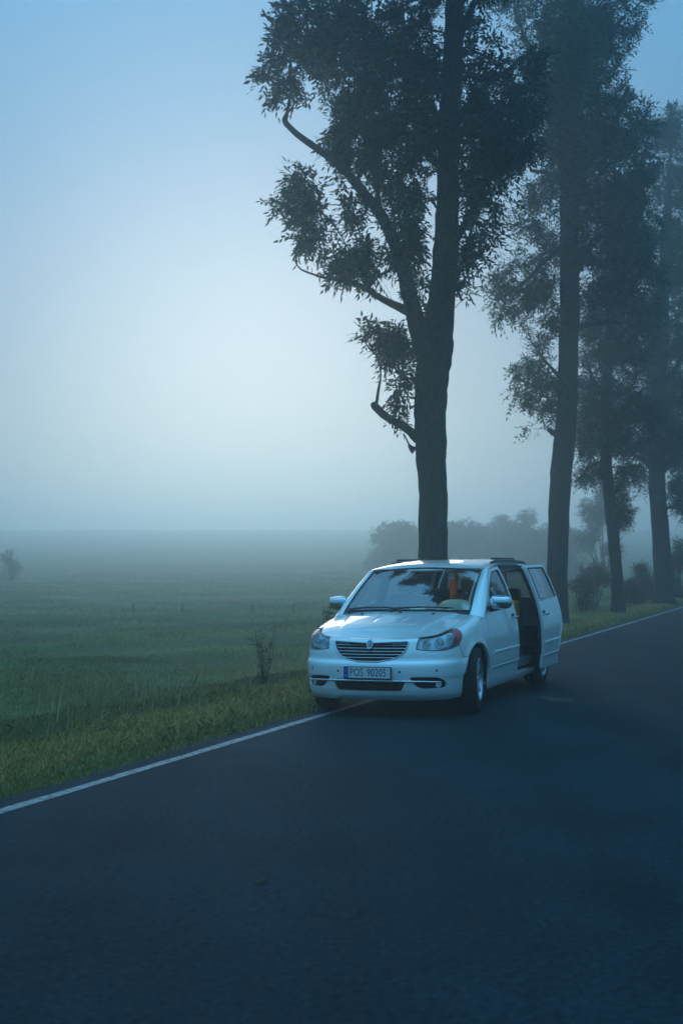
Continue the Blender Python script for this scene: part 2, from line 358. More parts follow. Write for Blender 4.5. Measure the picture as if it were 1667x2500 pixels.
# the worn pale wedge on the asphalt beside the van
def road_point(px, py, z=.004):
    a = (px-CXP)/FPX; b = -(py-CYP)/FPX; d = np.array([a, cP-b*sP, sP+b*cP]); k = (z-EYE)/d[2]; return np.array([d[0]*k, d[1]*k, z])
wedge = [(1301,1703),(1312,1701),(1323,1699.5),(1331,1700.5),(1340,1700.8),(1352,1702.4),(1361,1702.6),(1372,1704.6),(1384,1705),(1393,1707.2),(1408,1709),(1400,1710.5),(1396,1713),(1380,1712),(1366,1713.5),(1358,1711.4),(1349,1711.6),(1343,1709.4),(1334,1708.6),(1326,1706.2),(1315,1706)]
obj('worn_patch', [road_point(*p, .005) for p in wedge], [tuple(range(len(wedge)))[::-1]], M['patch'], road)
# strip of bare dirt beside the asphalt
kind(obj('dirt_shoulder', *join(*[((lambda V, F: (V, F))(*strip(.17, .42, -.028, -40, 120, .2, .04)))]), M['dirt']), 'structure')
# fallen leaf and pebble on the asphalt
def flat_leaf(name, px, py, L, ang, label):
    p = road_point(px, py, .012); c, s = math.cos(ang), math.sin(ang); pts = [(-.5,0,0),(-.2,.2,.012),(.2,.22,.016),(.5,.02,.03),(.2,-.18,.01),(-.2,-.2,.004)]
    V = [(p[0]+L*(a*c-b*s), p[1]+L*(a*s+b*c), p[2]+z) for a, b, z in pts]; V2 = [(x, y, z-.004) for x, y, z in V]
    n = 6; F = [(0,1,2,3,4,5), (11,10,9,8,7,6)]+[(i, i+6, (i+1) % 6+6, (i+1) % 6) for i in range(6)]
    return tag(obj(name, V+V2, F, M['dead_leaf']), label, 'leaf')
flat_leaf('fallen_leaf', 640, 2155, .085, .3, 'dark curled dead leaf lying in the middle of the asphalt')
flat_leaf('fallen_leaf', 175, 2211, .035, .9, 'tiny pale leaf scrap on the asphalt near the left edge').data.materials[0] = M['patch']

# ================================================================= trees
def unit(a): return a/(np.linalg.norm(a, axis=-1, keepdims=True)+1e-9)
def leaf_sprays(P, D, L, pairs, ll, tone, spread=.4):
    """compound leaves: at points P along directions D, leaflets in pairs and one at the tip; returns quads and tones"""
    n = len(P); up = np.array([0, 0, 1.])
    D = unit(D); side = unit(np.cross(D, up)+rng.normal(0, .35, (n, 3))); nor = unit(np.cross(side, D)+rng.normal(0, .3, (n, 3)))
    out = []; tn = []
    Ls = L*rng.uniform(.75, 1.25, (n, 1))
    for k in range(pairs+1):
        for sg in ((-1, 1) if k < pairs else (0,)):
            f = .2+.8*k/pairs
            b = P+D*Ls*f; b[:, 2] -= (Ls[:, 0]*f)**2*.8
            d = unit(D*(.55 if sg else 1)+side*sg*.9+rng.normal(0, .22, (n, 3))+np.array([0, 0, -.25]))
            l = ll*rng.uniform(.75, 1.2, (n, 1))*(1 if k else .8); w = unit(np.cross(d, nor))*l*.17
            out.append(np.stack([b, b+d*l*.42+w, b+d*l, b+d*l*.42-w], 1)); tn.append(tone*rng.uniform(.8, 1.2, (n, 1)))
    return np.concatenate(out).reshape(-1, 3), np.concatenate(tn)
GREEN = np.array([.017, .056, .030])
def crown_mesh(clusters, n_sprays, centre, L=.24, pairs=4, ll=.085, tuft=10, green=GREEN, up=.15):
    """clusters: (centre, radii); leaves gathered in tufts at twig tips inside each ellipsoid"""
    C = np.array([c for c, r in clusters]); Rr = np.array([r for c, r in clusters]); wgt = (Rr.prod(1))**.72; wgt /= wgt.sum()
    nt_ = max(8, n_sprays//tuft); k = rng.choice(len(C), nt_, p=wgt)
    d = unit(rng.normal(0, 1, (nt_, 3))); r = rng.random((nt_, 1))**.42; tips = C[k]+d*r*Rr[k]
    outw = unit(tips-centre)*.6+unit(tips-C[k])*.6+rng.normal(0, .45, (nt_, 3))+np.array([0, 0, up])
    tt = green*rng.uniform(.7, 1.35, (nt_, 1))*np.array([1, 1, 1])+rng.random((nt_, 1))*np.array([.012, .008, 0])
    j = np.repeat(np.arange(nt_), tuft); m = len(j)
    P = tips[j]+unit(rng.normal(0, 1, (m, 3)))*rng.random((m, 1))*.13*(L/.24)-unit(outw[j])*rng.random((m, 1))*.28*(L/.24)
    D = unit(outw[j])*.75+unit(rng.normal(0, 1, (m, 3)))*.95
    V, tn = leaf_sprays(P, D, L, pairs, ll, tt[j])
    return V, tn, tips
def twigs_to(tips, skeleton, share=.2, r=.008):
    """thin twigs from the tufts back to the closest point of the woody skeleton"""
    parts = []; SK = np.array(skeleton)
    for p in tips[rng.random(len(tips)) < share]:
        q = SK[np.argmin(np.linalg.norm(SK-p, axis=1)+.35*np.maximum(SK[:, 2]-p[2]+.3, 0))]
        if np.linalg.norm(p-q) > 2.2: continue
        m = (p+q)/2+rng.normal(0, .06, 3)+np.array([0, 0, -.06]); parts.append(tube([q, m, p], [r*1.6, r, r*.5], 4, False))
    return parts
def smooth_path(P, n=4):
    P = np.array(P, float)
    if len(P) < 3: return P
    Q = np.vstack([2*P[0]-P[1], P, 2*P[-1]-P[-2]]); out = []
    for i in range(1, len(Q)-2):
        for k in range(n):
            t = k/n; p0, p1, p2, p3 = Q[i-1:i+3]
            out.append(.5*(2*p1+(-p0+p2)*t+(2*p0-5*p1+4*p2-p3)*t*t+(-p0+3*p1-3*p2+p3)*t**3))
    out.append(P[-1]); return np.array(out)
def tree(name, Y, trunk, branches, lumps, n, label, group='avenue trees beside the road', L=.24, ll=.085, pairs=4, tuft=10, share=.12, depth=1.0, green=GREEN, sway=.5, overhang=()):
    """trunk: (x, y, half width) in display pixels at distance Y; branches the same with a depth offset first; lumps: x, y, rx, ry"""
    px = Y/FPX*1.0632
    T = [np.r_[atD(x, y, Y), w*px] for x, y, w in trunk]
    g = ground_z(T[0][0], T[0][1]); base = np.array([T[0][0], T[0][1], float(g)-.1])
    r0 = T[0][3]
    T = [np.r_[base, r0*1.45], np.r_[base+[0, 0, .18], r0*1.22], np.r_[base+[0, 0, .5], r0*1.06]]+[t for t in T if t[2] > base[2]+.8]
    TP = smooth_path(np.array(T), 5)
    TP[:, :3] += np.c_[rng.normal(0, .006, (len(TP), 2)), np.zeros(len(TP))]
    root = empty(name, base); tag(root, label, 'tree', group)
    def loc(o): o.location = (-base[0], -base[1], -base[2]); return o
    parts = [tube(TP[:, :3], TP[:, 3], 20, True, .06)]; skel = [p for p in TP[len(TP)//4:, :3]]
    limbs = []; small = []
    for dz, pts in branches:
        n_ = len(pts); B = np.array([np.r_[atD(x, y, Y+dz*i/(n_-1)), w*px] for i, (x, y, w) in enumerate(pts)]); B = smooth_path(B, 5)
        limbs.append(tube(B[:, :3], B[:, 3], 9, True, .10)); skel += list(B[:, :3])
    cl = []
    for q in list(lumps)+[('over',)+tuple(q) for q in overhang]:
        if q[0] == 'over': c = np.array(q[1:4]); cl.append((c, np.array([q[4], q[4]*1.1, q[4]*.75])))
        else:
            x, y, rx, ry = q[:4]; dz = q[4] if len(q) > 4 else rng.normal(0, .7)*depth
            rz = (rx+ry)/2*px*1.15; c = atD(x, y, Y+dz); cl.append((c, np.array([rx*px, rz, ry*px])))
        nearest = min(skel, key=lambda p: np.linalg.norm(p-c)+.5*max(p[2]-c[2]+.5, 0)); d = np.linalg.norm(c-nearest)
        if d > .25:
            mid = (c+nearest)/2+rng.normal(0, .12, 3); r = min(.05, .012+.012*d); B = smooth_path([nearest, mid, c], 4)
            small.append(tube(B, np.linspace(r, r*.35, len(B)), 6, True, .1)); skel += list(B)
    V, tn, tips = crown_mesh(cl, n, np.array([TP[-1, 0], TP[-1, 1], TP[-1, 2]*.6]), L, pairs, ll, tuft, green)
    tw = twigs_to(tips, skel, share)
    loc(obj('trunk', *parts[0], M['bark'], root, True)); [loc(obj('branch', *b, M['bark'], root, True)) for b in limbs]; kind(loc(obj('twigs', *join(*small, *tw), M['bark'], root, True)), 'stuff')
    loc(put('crown', fast_mesh('crown', V, 4, tn), M['leaf'], root)); return root
tree('ash_tree', 22.3,
  [(994,1300,34),(994,1200,33.5),(993,1100,33),(989,1030,36),(987,950,37),(991,880,38),(1000,800,40),(1010,720,33),(1018,640,30),(1024,560,29),(1027,480,27),(1029,400,26),(1031,300,25),(1036,200,24),(1041,100,23),(1045,0,22),(1048,-150,20),(1045,-320,15),(1050,-480,9),(1052,-620,3)],
  [(-.5, [(990,830,34),(965,770,24),(943,690,19),(922,610,16),(898,540,14.5),(872,490,13.5),(832,440,12),(795,395,10),(757,362,9),(712,330,8),(682,308,7),(655,280,6.5),(659,262,5)]),
   (-.2, [(655,280,5),(664,230,3),(668,160,1.8),(662,110,1)]),
   (.5, [(940,715,13),(905,700,9),(868,681,7.5),(838,662,6.5),(800,648,5),(765,641,4),(735,636,3)]),
   (-.3, [(960,1008,13),(935,985,10),(905,968,9),(880,952,9),(863,935,9.5),(857,928,8)]),
   (-.1, [(863,935,4),(868,900,3.5),(874,860,2),(868,820,1.2)]), (0, [(905,965,3.5),(912,915,3),(920,870,2),(905,840,1)]),
   (0, [(952,1035,10),(943,1028,6),(938,1020,3)]),
   (.3, [(1045,640,10),(1062,600,4),(1078,540,3),(1090,470,2)]), (-.6, [(1040,560,12),(1075,500,8),(1110,430,6),(1150,360,5),(1190,290,3)]),
   (.8, [(1035,420,10),(1000,370,7),(960,330,6),(910,290,5),(860,240,4)]), (-.6, [(1035,330,10),(990,240,7),(940,170,5),(900,100,4)]),
   (.5, [(1040,300,9),(1090,220,6),(1150,170,5),(1210,130,3)]), (.2, [(872,490,9),(865,430,5),(860,360,4),(850,290,3)]), (-.4, [(1045,100,10),(1080,30,7),(1110,-80,5)]),
   (-.3, [(832,440,4),(822,400,3),(818,370,2)]), (.1, [(757,362,4),(778,330,3.4),(782,280,2.4),(770,220,1.5)]), (0, [(848,660,3),(830,600,2.2),(800,570,1.6),(770,520,1.2)])],
  [(625,150,48,62),(660,190,48,50),(700,235,42,35),(640,40,44,50),(700,70,70,75),(780,60,80,75),(760,150,75,70),(860,70,85,85),(950,60,80,85),(830,180,85,80),(910,190,80,85),(970,170,60,100),
   (790,260,60,50),(860,290,80,70),(930,310,70,80),(985,300,40,90),(830,370,50,45),(900,400,60,55),(960,420,45,70),(775,330,35,40),
   (690,425,50,40),(655,480,44,38),(720,500,60,48),(690,545,38,30),(760,560,55,38),(800,500,45,40),(780,440,40,28),(830,580,50,40),(800,620,55,24),(745,610,30,22),(860,640,35,28),
   (930,490,45,50),(950,560,38,45),(955,640,26,50),(900,600,28,32),(975,720,16,40),
   (835,765,50,20),(880,760,48,32),(915,800,40,40),(890,840,38,36),(930,860,26,48),(905,900,28,26),(935,950,13,36),(928,1010,14,14),(890,735,20,12),
   (1060,690,20,36),(1070,640,26,40),(1082,570,36,55),(1075,480,28,60),(1110,520,42,45),(1120,430,55,60),(1090,360,45,70),(1150,330,65,70),(1180,250,75,85),(1110,260,65,80),(1215,190,55,70),(1200,330,45,50),(1090,150,45,80),(1140,120,40,60),(1165,410,35,40),(1080,50,32,55),(1225,280,35,45),
   (760,-60,110,70),(900,-80,120,90),(1010,-90,110,100),(1110,-90,70,80),(840,-220,130,110),(1000,-260,140,120),(1120,-230,100,100),(950,-400,140,110),(1080,-420,130,110),(1020,-560,120,90),(1150,-380,110,100,-1.5),(1200,-250,100,100,-2.0),(1100,-150,110,90,-2.4),(1180,-500,110,90,-1.0),(1000,-480,130,100,-2.2),(1130,-640,130,90,-.5),(1020,-700,110,80,0),(1240,-380,90,90,-1.2),(1100,-320,120,100,-3.2),(1000,-200,110,90,-2.8),(1180,-120,90,80,-3.0),(1060,-560,120,90,-3.4),(1200,-620,110,80,-2.2)],
  22500, 'tall forked ash tree with dark trunk rising directly behind the silver van', overhang=[(1.2,18.5,12.2,.95),(2.4,18.3,12.2,1.0),(3.3,19,12.6,1.0),(.5,19.6,12.9,.9),(1.6,17.4,11.8,.8),(2.8,17.4,11.8,.85),(2.0,20,13.6,1.0),(3.4,20.5,13.9,1.0),(1.0,20.8,13.9,1.0),(3.6,18.0,12.4,.8),(2.2,19.2,12.9,1.0),(.9,17.9,12.0,.7)], ll=.14, L=.30, tuft=15, sway=.4)
tree('ash_tree', 31.8,
  [(1279,1430,24),(1279,1300,23.5),(1284,1150,24),(1291,1050,25),(1299,970,24),(1304,850,23),(1307,700,23),(1307,550,22),(1305,420,21),(1303,300,20),(1312,150,19),(1320,0,18),(1325,-150,14),(1330,-300,8),(1332,-420,3)],
  [(.3, [(1300,970,14),(1285,998,10),(1268,992,7),(1258,985,5)]), (-.6, [(1305,560,14),(1260,590,5),(1210,640,4),(1160,680,3)]), (.4, [(1303,420,10),(1280,404,6),(1250,396,5),(1220,392,4)]),
   (.5, [(1310,640,13),(1360,560,8),(1420,500,6),(1470,440,4)]), (-.5, [(1308,440,12),(1360,360,8),(1410,280,6),(1440,200,4)]), (0, [(1310,300,12),(1260,200,7),(1210,100,5),(1180,20,3)]), (.4, [(1312,200,11),(1370,110,8),(1430,40,5)]), (-.4, [(1305,760,11),(1350,745,6),(1400,738,5),(1425,745,4)]),
   (.2, [(1302,880,8),(1270,850,4),(1235,810,3)])],
  [(1165,15,50,32),(1230,40,65,55),(1310,50,90,80),(1400,50,80,70),(1470,20,45,32),(1290,140,85,70),(1380,140,60,80),(1220,140,50,40),(1260,230,70,70),(1350,240,90,80),(1420,260,50,80),(1440,330,50,70),(1370,340,85,80),(1270,330,60,70),(1460,430,55,65),(1390,440,85,75),(1320,470,60,70),(1470,520,55,60),(1400,540,85,75),(1330,580,60,60),
   (1240,450,42,50),(1210,520,50,50),(1250,560,50,50),(1180,600,50,45),(1140,660,36,34),(1190,690,60,45),(1240,660,50,60),(1270,720,30,50),(1150,725,40,18),(1210,745,30,16),(1430,640,75,70),(1360,680,60,60),(1470,620,60,60),
   (1240,800,42,40),(1215,850,38,35),(1250,880,36,45),(1210,910,32,40),(1240,945,34,32),(1225,985,26,12),(1180,860,14,16),(1265,930,22,40),
   (1200,-70,80,60),(1320,-80,110,80),(1430,-60,80,60),(1320,-220,120,90),(1400,-200,80,80),(1330,-360,90,70),(1305,350,75,80,-1.3),(1315,210,75,80,-1.4),(1325,80,85,80,-1.4),(1345,480,55,60,-1.2),(1480,300,40,60),(1470,380,50,60),(1440,580,60,60)],
  17500, 'second tall ash tree with a bare lower trunk right of the van', L=.30, ll=.13, pairs=3, share=.1, depth=1.2)
tree('ash_tree', 37.2,
  [(1418,1405,15),(1416,1340,13.5),(1410,1260,13.5),(1402,1180,13),(1394,1100,13),(1390,1020,13),(1392,900,12),(1398,780,11),(1405,650,9),(1410,500,6),(1412,380,2)],
  [(-.3, [(1392,1060,8),(1365,1066,4.5),(1340,1082,3)]), (.3, [(1395,980,9),(1440,930,5),(1480,890,3)]), (0, [(1392,920,8),(1360,870,5),(1345,820,3)]), (.4, [(1400,800,8),(1450,740,5),(1480,690,3)]), (0, [(1400,1150,4),(1425,1110,3),(1440,1080,2)])],
  [(1350,1040,30,35),(1380,980,60,55),(1340,950,26,50),(1430,1000,60,45),(1370,890,60,60),(1440,910,70,60),(1390,800,70,65),(1450,800,60,65),(1480,960,45,50),(1430,720,65,60),(1370,740,50,50),(1480,720,50,60),(1340,1000,24,30),(1420,600,60,60),(1470,560,40,50),(1415,470,50,60),(1420,1120,20,40),(1430,1180,18,40),(1345,1095,26,30),(1445,1075,38,32),(1375,1080,22,22)],
  10000, 'slimmer leaning tree between the two thick trunks on the right', L=.3, ll=.12, pairs=3, share=.1)
tree('ash_tree', 45.6,
  [(1523,1385,22),(1520,1300,21),(1514,1200,19.5),(1508,1120,19),(1506,1040,18),(1510,900,17),(1520,700,15),(1530,500,10),(1536,380,4),(1538,320,1.5)],
  [(.4, [(1508,1090,12),(1485,1062,8),(1458,1046,5),(1435,1030,3)]), (-.5, [(1508,1090,13),(1535,1065,9),(1570,1050,6),(1600,1030,4)]), (.5, [(1515,1170,5),(1545,1165,4),(1580,1180,3)]), (0, [(1512,900,9),(1560,830,6),(1590,760,4)]), (0, [(1512,850,9),(1480,790,5),(1465,720,3)])],
  [(1540,270,45,35),(1525,320,40,50),(1570,330,50,60),(1540,420,50,60),(1590,450,50,70),(1530,520,55,60),(1580,590,55,70),(1530,640,55,65),(1540,760,65,70),(1600,760,50,70),(1500,800,40,70),(1540,880,65,65),(1500,940,55,60),(1560,980,55,50),(1490,1020,50,40),(1450,1025,35,30),(1540,1050,40,30),(1575,1110,28,45),(1555,1160,22,22),(1600,900,50,60),(1505,700,35,50),(1468,1095,34,30),(1552,1125,36,42),(1590,1170,30,40),(1540,1010,60,40)],
  11000, 'thick roadside tree farthest right with branches spreading near the frame edge', L=.34, ll=.14, pairs=3, share=.1)
tree('ash_tree', 57.0,
  [(1600,1370,17),(1598,1200,15),(1596,1000,13),(1590,700,10),(1585,450,5),(1585,350,2)],
  [(0, [(1598,1120,8),(1570,1080,5),(1550,1040,3)])],
  [(1560,420,40,50),(1570,540,45,60),(1575,680,45,70),(1570,820,50,70),(1560,950,45,60),(1620,500,50,90),(1620,700,50,90),(1620,900,50,80),(1560,1050,30,35)],
  6000, 'hazy tree crown half out of frame at the right edge', L=.4, ll=.17, pairs=2, share=.06)
# ---------------------------------------------------------------- shrubs in the fog and by the road
def shrub(name, x, y_top, half, Y, n, label, group, ll=.1, green=GREEN, bare=.15, cat='shrub', y_base=None, lumpiness=9):
    px = Y/FPX*1.0632; top = atD(x, y_top, Y); g = float(ground_z(top[0], Y)); base = np.array([top[0], Y, g]); H = top[2]-g; W = half*px
    root = empty(name, base); tag(root, label, cat, group)
    cl = []; parts = []
    for i in range(lumpiness):
        a = rng.uniform(0, 6.28); rr = W*.62*math.sqrt(rng.random()); f = rng.uniform(.0, 1); hz = H*(bare+(.86-bare)*f)*(1-.35*(rr/W)**2); s = rng.uniform(.30, .46)
        c = np.array([rr*math.cos(a), rr*math.sin(a), hz]); cl.append((c, np.array([W*s, W*s, min(H*.26, W*s)*rng.uniform(.8, 1.1)])))
        m = c*.5+np.r_[rng.normal(0, .05*W, 2), -.04*H]; parts.append(tube([(c[0]*.08, c[1]*.08, -.1), m, c], [.02+.012*H, .012+.007*H, .006], 5, False, .1))
    cl.append((np.array([0, 0, H*.88]), np.array([W*.3, W*.3, H*.12])))
    V, tn, tips = crown_mesh(cl, n, np.array([0, 0, H*.3]), ll*2.4, 3, ll, 8, green, .3)
    parts += twigs_to(tips, [p for q in parts for p in q[0]], .15, .006)
    obj('stems', *join(*parts), M['bark'], root, True); put('foliage', fast_mesh('foliage', V, 4, tn), M['leaf'], root); return root
HZ = 'misty hedge shrubs beyond the field edge'
shrub('field_shrub', 905, 1196, 84, 132, 3300, 'misty round shrub in the field left of the forked ash trunk', HZ, .3)
shrub('field_shrub', 1075, 1192, 78, 140, 3000, 'misty shrub just right of the forked ash trunk', HZ, .3)
shrub('field_shrub', 1150, 1184, 74, 148, 3000, 'pale misty shrub in the middle of the hedge behind the van roof', HZ, .3)
shrub('field_shrub', 1212, 1168, 78, 134, 3300, 'tallest misty shrub of the hedge, left of the second trunk', HZ, .3)
shrub('field_shrub', 1305, 1215, 58, 120, 2100, 'misty shrub peeking out right of the second trunk', HZ, .3)
shrub('field_shrub', 1010, 1212, 70, 138, 2400, 'misty shrub mostly hidden behind the forked ash trunk', HZ, .3)
shrub('field_shrub', 1110, 1205, 72, 150, 2400, 'low misty shrub filling the hedge between two taller ones', HZ, .3)
shrub('field_shrub', 1262, 1200, 70, 128, 2400, 'misty shrub directly behind the second trunk', HZ, .3)
RS = 'dark shrubs between the roadside trunks'
shrub('roadside_shrub', 1362, 1282, 44, 47, 900, 'small bushy tree with thin stem left of the leaning trunk', RS, .10, bare=.42)
shrub('roadside_shrub', 1470, 1292, 50, 50, 1500, 'dense dark shrub between leaning trunk and thick far trunk', RS, .11, bare=.05)
shrub('roadside_shrub', 1556, 1235, 40, 52, 1300, 'dark shrub at the right edge behind the thick far trunk', RS, .11, bare=.05)
shrub('roadside_shrub', 1335, 1318, 34, 40, 700, 'low leafy shrub in the grass right behind the second trunk', RS, .09, bare=.05)
shrub('roadside_shrub', 1445, 1330, 36, 46, 800, 'low dark shrub at the foot of the leaning trunk', RS, .10, bare=.03)
shrub('roadside_shrub', 1390, 1085, 84, 88, 3000, 'tall pale leafy sapling seen in the gap left of the leaning trunk', RS, .2, bare=.35, lumpiness=8)
shrub('verge_shrub', 757, 1387, 19, 15.6, 260, 'small leafy green bush sticking out beside the van mirror', None, .05, np.array([.05, .085, .025]), bare=.25)
shrub('lone_tree', 28, 1262, 32, 100, 500, 'faint spindly tree in the fog at the left edge', None, .16, bare=.3, cat='tree')
# ---------------------------------------------------------------- fence posts out in the field
posts = [(326,1466,'leaning leftmost post of the thin fence in the misty field'),(446,1468,'second fence post from the left in the misty field'),(616,1465,'third fence post from the left in the misty field'),(717,1464,'fence post nearest the van in the misty field')]
for i, (x, y, lab) in enumerate(posts):
    p = at(x, y, 50); g = float(ground_z(p[0], 50)); h = .42
    tag(put('fence_post', mesh('fence_post', *tube([(0, 0, -.2), (0, 0, h*.5), (.02*(i-1), 0, h)], [.05, .048, .042], 8, True, .1)), M['post'], None, (p[0], 50, g)), lab, 'post', 'fence posts in the field')

# the opposite row of the avenue, seen only as reflections in the van's windows and paint
src = [o for o in col.objects if o.name.startswith('ash_tree') and o.parent is None]
for i, (s0, t0, k, rz, lab) in enumerate([(20, -10.5, 3, 4.0, 'nearer tree of the opposite row, mirrored in the van side glass'), (33, -10.2, 1, 1.0, 'farther tree of the opposite row across the road from the avenue')]):
    o = src[k]; c = o.copy(); col.objects.link(c); x, y = st(s0, t0); c.location = (float(x), float(y), float(ground_z(x, y))-.1); c.rotation_euler = (0, 0, rz); c['label'] = lab; c['group'] = 'opposite row of avenue trees'
    for ch in list(o.children): d = ch.copy(); col.objects.link(d); d.parent = c
# ================================================================= the van
van = empty('minivan', (.283, 12.855, -.010)); van.rotation_euler = (0, R(-1.0), R(-22.6))
tag(van, 'silver minivan parked half on the verge with its sliding side door open', 'minivan')
def inpoly(P, poly):
    x, y = P[:, 0], P[:, 1]; r = np.zeros(len(P), bool); n = len(poly)
    for i in range(n):
        x1, y1 = poly[i]; x2, y2 = poly[(i+1) % n]
        c = ((y1 > y) != (y2 > y)) & (x < (x2-x1)*(y-y1)/((y2-y1) if abs(y2-y1) > 1e-12 else 1e-12)+x1); r ^= c
    return r
def resample(poly, h):
    out = []
    for i in range(len(poly)):
        a = np.array(poly[i], float); b = np.array(poly[(i+1) % len(poly)], float); n = max(1, int(np.ceil(np.linalg.norm(b-a)/h)))
        out += [a+(b-a)*k/n for k in range(n)]
    return np.array(out)
def rounded(poly, r, n=4):
    """round the corners of a polygon"""
    out = []; m = len(poly)
    for i in range(m):
        p = np.array(poly[i], float); a = np.array(poly[i-1], float)-p; b = np.array(poly[(i+1) % m], float)-p
        rr = min(r if np.isscalar(r) else r[i], .45*np.linalg.norm(a), .45*np.linalg.norm(b)); p1 = p+a/np.linalg.norm(a)*rr; p2 = p+b/np.linalg.norm(b)*rr
        for k in range(n+1): t = k/n; out.append((1-t)**2*p1+2*t*(1-t)*p+t*t*p2)
    return [tuple(q) for q in out]
def panel_data(fn, outline, holes=(), h=.035, thick=.012, flip=False, lift=0.0, mirror=False):
    """skin cut along an outline in the surface's own coordinates; its edge turns in by `thick`"""
    loops = [resample(outline, h*.7)]+[resample(q, h*.7) for q in holes]
    pts = []; edges = []
    for L in loops:
        k = len(pts); pts += list(L); edges += [(k+i, k+(i+1) % len(L)) for i in range(len(L))]
    B = np.array(pts); lo, hi = B.min(0), B.max(0)
    g = np.stack(np.meshgrid(np.arange(lo[0]+h/2, hi[0], h), np.arange(lo[1]+h/2, hi[1], h)), -1).reshape(-1, 2)
    if len(g):
        ok = inpoly(g, loops[0])
        for L in loops[1:]: ok &= ~inpoly(g, L)
        g = g[ok]
        if len(g): g = g[np.array([np.min(np.hypot(*(B-p).T)) > h*.45 for p in g])]
    allp = [Vector(p) for p in pts]+[Vector(p) for p in g]
    v2, e2, f2, *_ = delaunay_2d_cdt(allp, edges, [], 0, 1e-6)
    P2 = np.array([tuple(p) for p in v2]); T = np.array([f for f in f2 if len(f) == 3]); c = P2[T].mean(1); ok = inpoly(c, loops[0])
    for L in loops[1:]: ok &= ~inpoly(c, L)
    T = T[ok]; P = fn(P2[:, 0], P2[:, 1])
    if lift: P = P.copy()
    n = np.cross(P[T[:, 1]]-P[T[:, 0]], P[T[:, 2]]-P[T[:, 0]]); cen = P[T].mean(1); ref = np.stack([np.zeros(len(cen)), np.clip(cen[:, 1], .9, 4.3), np.full(len(cen), .7)], 1)
    if (n*(cen-ref)).sum() < 0: T = T[:, ::-1]; n = -n
    vn = np.zeros_like(P)
    for k in range(3): np.add.at(vn, T[:, k], n)
    vn /= np.linalg.norm(vn, axis=1)[:, None]+1e-12
    P = P+vn*lift
    V = list(P); F = [tuple(t) for t in T]
    if thick:
        cnt = {}
        for t in T:
            for a, b in ((t[0], t[1]), (t[1], t[2]), (t[2], t[0])): cnt[(a, b)] = cnt.get((a, b), 0)+1
        bd = [e for e in cnt if (e[1], e[0]) not in cnt]
        ids = {}; 
        def dup(i, off):
            if (i, off) not in ids: ids[(i, off)] = len(V); V.append(P[i]-vn[i]*off)
            return ids[(i, off)]
        for a, b in bd: F.append((dup(b, 0.0), dup(a, 0.0), dup(a, thick), dup(b, thick)))
    V = np.array(V)
    e = 4e-3; a, b = P2[:, 0], P2[:, 1]; nn_ = np.cross(fn(a+e, b)-fn(a-e, b), fn(a, b+e)-fn(a, b-e)); L_ = np.linalg.norm(nn_, axis=1)[:, None]; nn_ = np.where(L_ > 1e-12, nn_/np.maximum(L_, 1e-12), vn)
    sg_ = np.sign((nn_*vn).sum(1))[:, None]; nn_ = np.where(np.abs((nn_*vn).sum(1))[:, None] > .5, nn_*sg_, vn)
    N = np.zeros_like(V); N[:len(P)] = nn_
    if mirror: V = V*np.array([-1, 1, 1]); N = N*np.array([-1, 1, 1]); F = [f[::-1] for f in F]
    return V, F, N
def panel(name, fn, outline, mat, parent=van, holes=(), **k):
    V, F, N = panel_data(fn, outline, holes, **k); o = obj(name, V, F, mat, parent, True); o.data.normals_split_custom_set_from_vertices([tuple(n) for n in N]); return o
def uw(lift=0.0): return lambda u, w: Muw(u, w, lift)
def sq(lift=0.0): return lambda s, q: Msq(s, q, True, lift)
def path_tube(fn, pts, r, n=6, closed=False):
    P = np.array(pts, float); P = resample(P, .03) if closed else np.vstack([P[i]+(P[i+1]-P[i])*k/8 for i in range(len(P)-1) for k in range(8)]+[P[-1:]])
    return tube(fn(P[:, 0], P[:, 1]), r, n, True, 0, closed)
def arch(uc, r, a0, a1, n=26): return [(uc+r*math.cos(a), .36+r*math.sin(a)) for a in np.linspace(a0, a1, n)]
def s_(u): return float(s_of_u(u))
def mir(p): return [(-a, b) for a, b in p][::-1]
UF, UR, RAR = .955, 4.035, .415
# ---- front bumper skin with its openings
lamp_low = [(.535,.742),(.62,.730),(.74,.722),(.87,.724),(1.0,.742),(1.10,.768)]
seam = [(1.13,.70),(1.19,.640),(s_(UF-math.sqrt(RAR**2-.28**2)),.640)]
fa = [(s_(u), w) for u, w in arch(UF, RAR, math.pi-math.asin(.28/RAR)+.02, math.pi+.30, 12)]
low = [(s_(.57),.215),(1.0,.205),(.7,.205),(.4,.205)]
centre_top = [(.575,.8605),(.45,.8605),(.3,.857),(.15,.8565),(0,.8565)]
half = [(a, min(b, float(W_TOP(contour(a)[0]))-.0005)) for a, b in centre_top[::-1]]+[(.545,.80)]+lamp_low+seam+fa+low
half = [p for p in half]
outline = half+[(-a, b) for a, b in half[::-1] if a > 0]
grille = rounded([(0,.812),(.16,.818),(.30,.824),(.462,.829),(.425,.745),(.365,.680),(.26,.637),(.12,.618)]+[(-a, b) for a, b in [(.12,.618),(.26,.637),(.365,.680),(.425,.745),(.462,.829),(.30,.824),(.16,.818)]], .03, 3)
intake = rounded([(-.385,.430),(.385,.430),(.41,.40),(.37,.302),(-.37,.302),(-.41,.40)], .03)
side_in = rounded([(.455,.456),(.62,.457),(.77,.450),(.86,.410),(.885,.365),(.86,.335),(.60,.332),(.53,.358)], .035)
panel('front_bumper', sq(), outline, M['paint'], holes=[grille, intake, side_in, mir(side_in)], h=.028, thick=.03)
for nm, q in (('grille_recess', grille), ('intake_recess', intake), ('lamp_recess', side_in), ('lamp_recess', mir(side_in))):
    c = np.mean(q, axis=0); panel(nm, sq(-.05), [tuple(c+(np.array(p)-c)*1.12) for p in q], M['dark'], h=.05, thick=0)
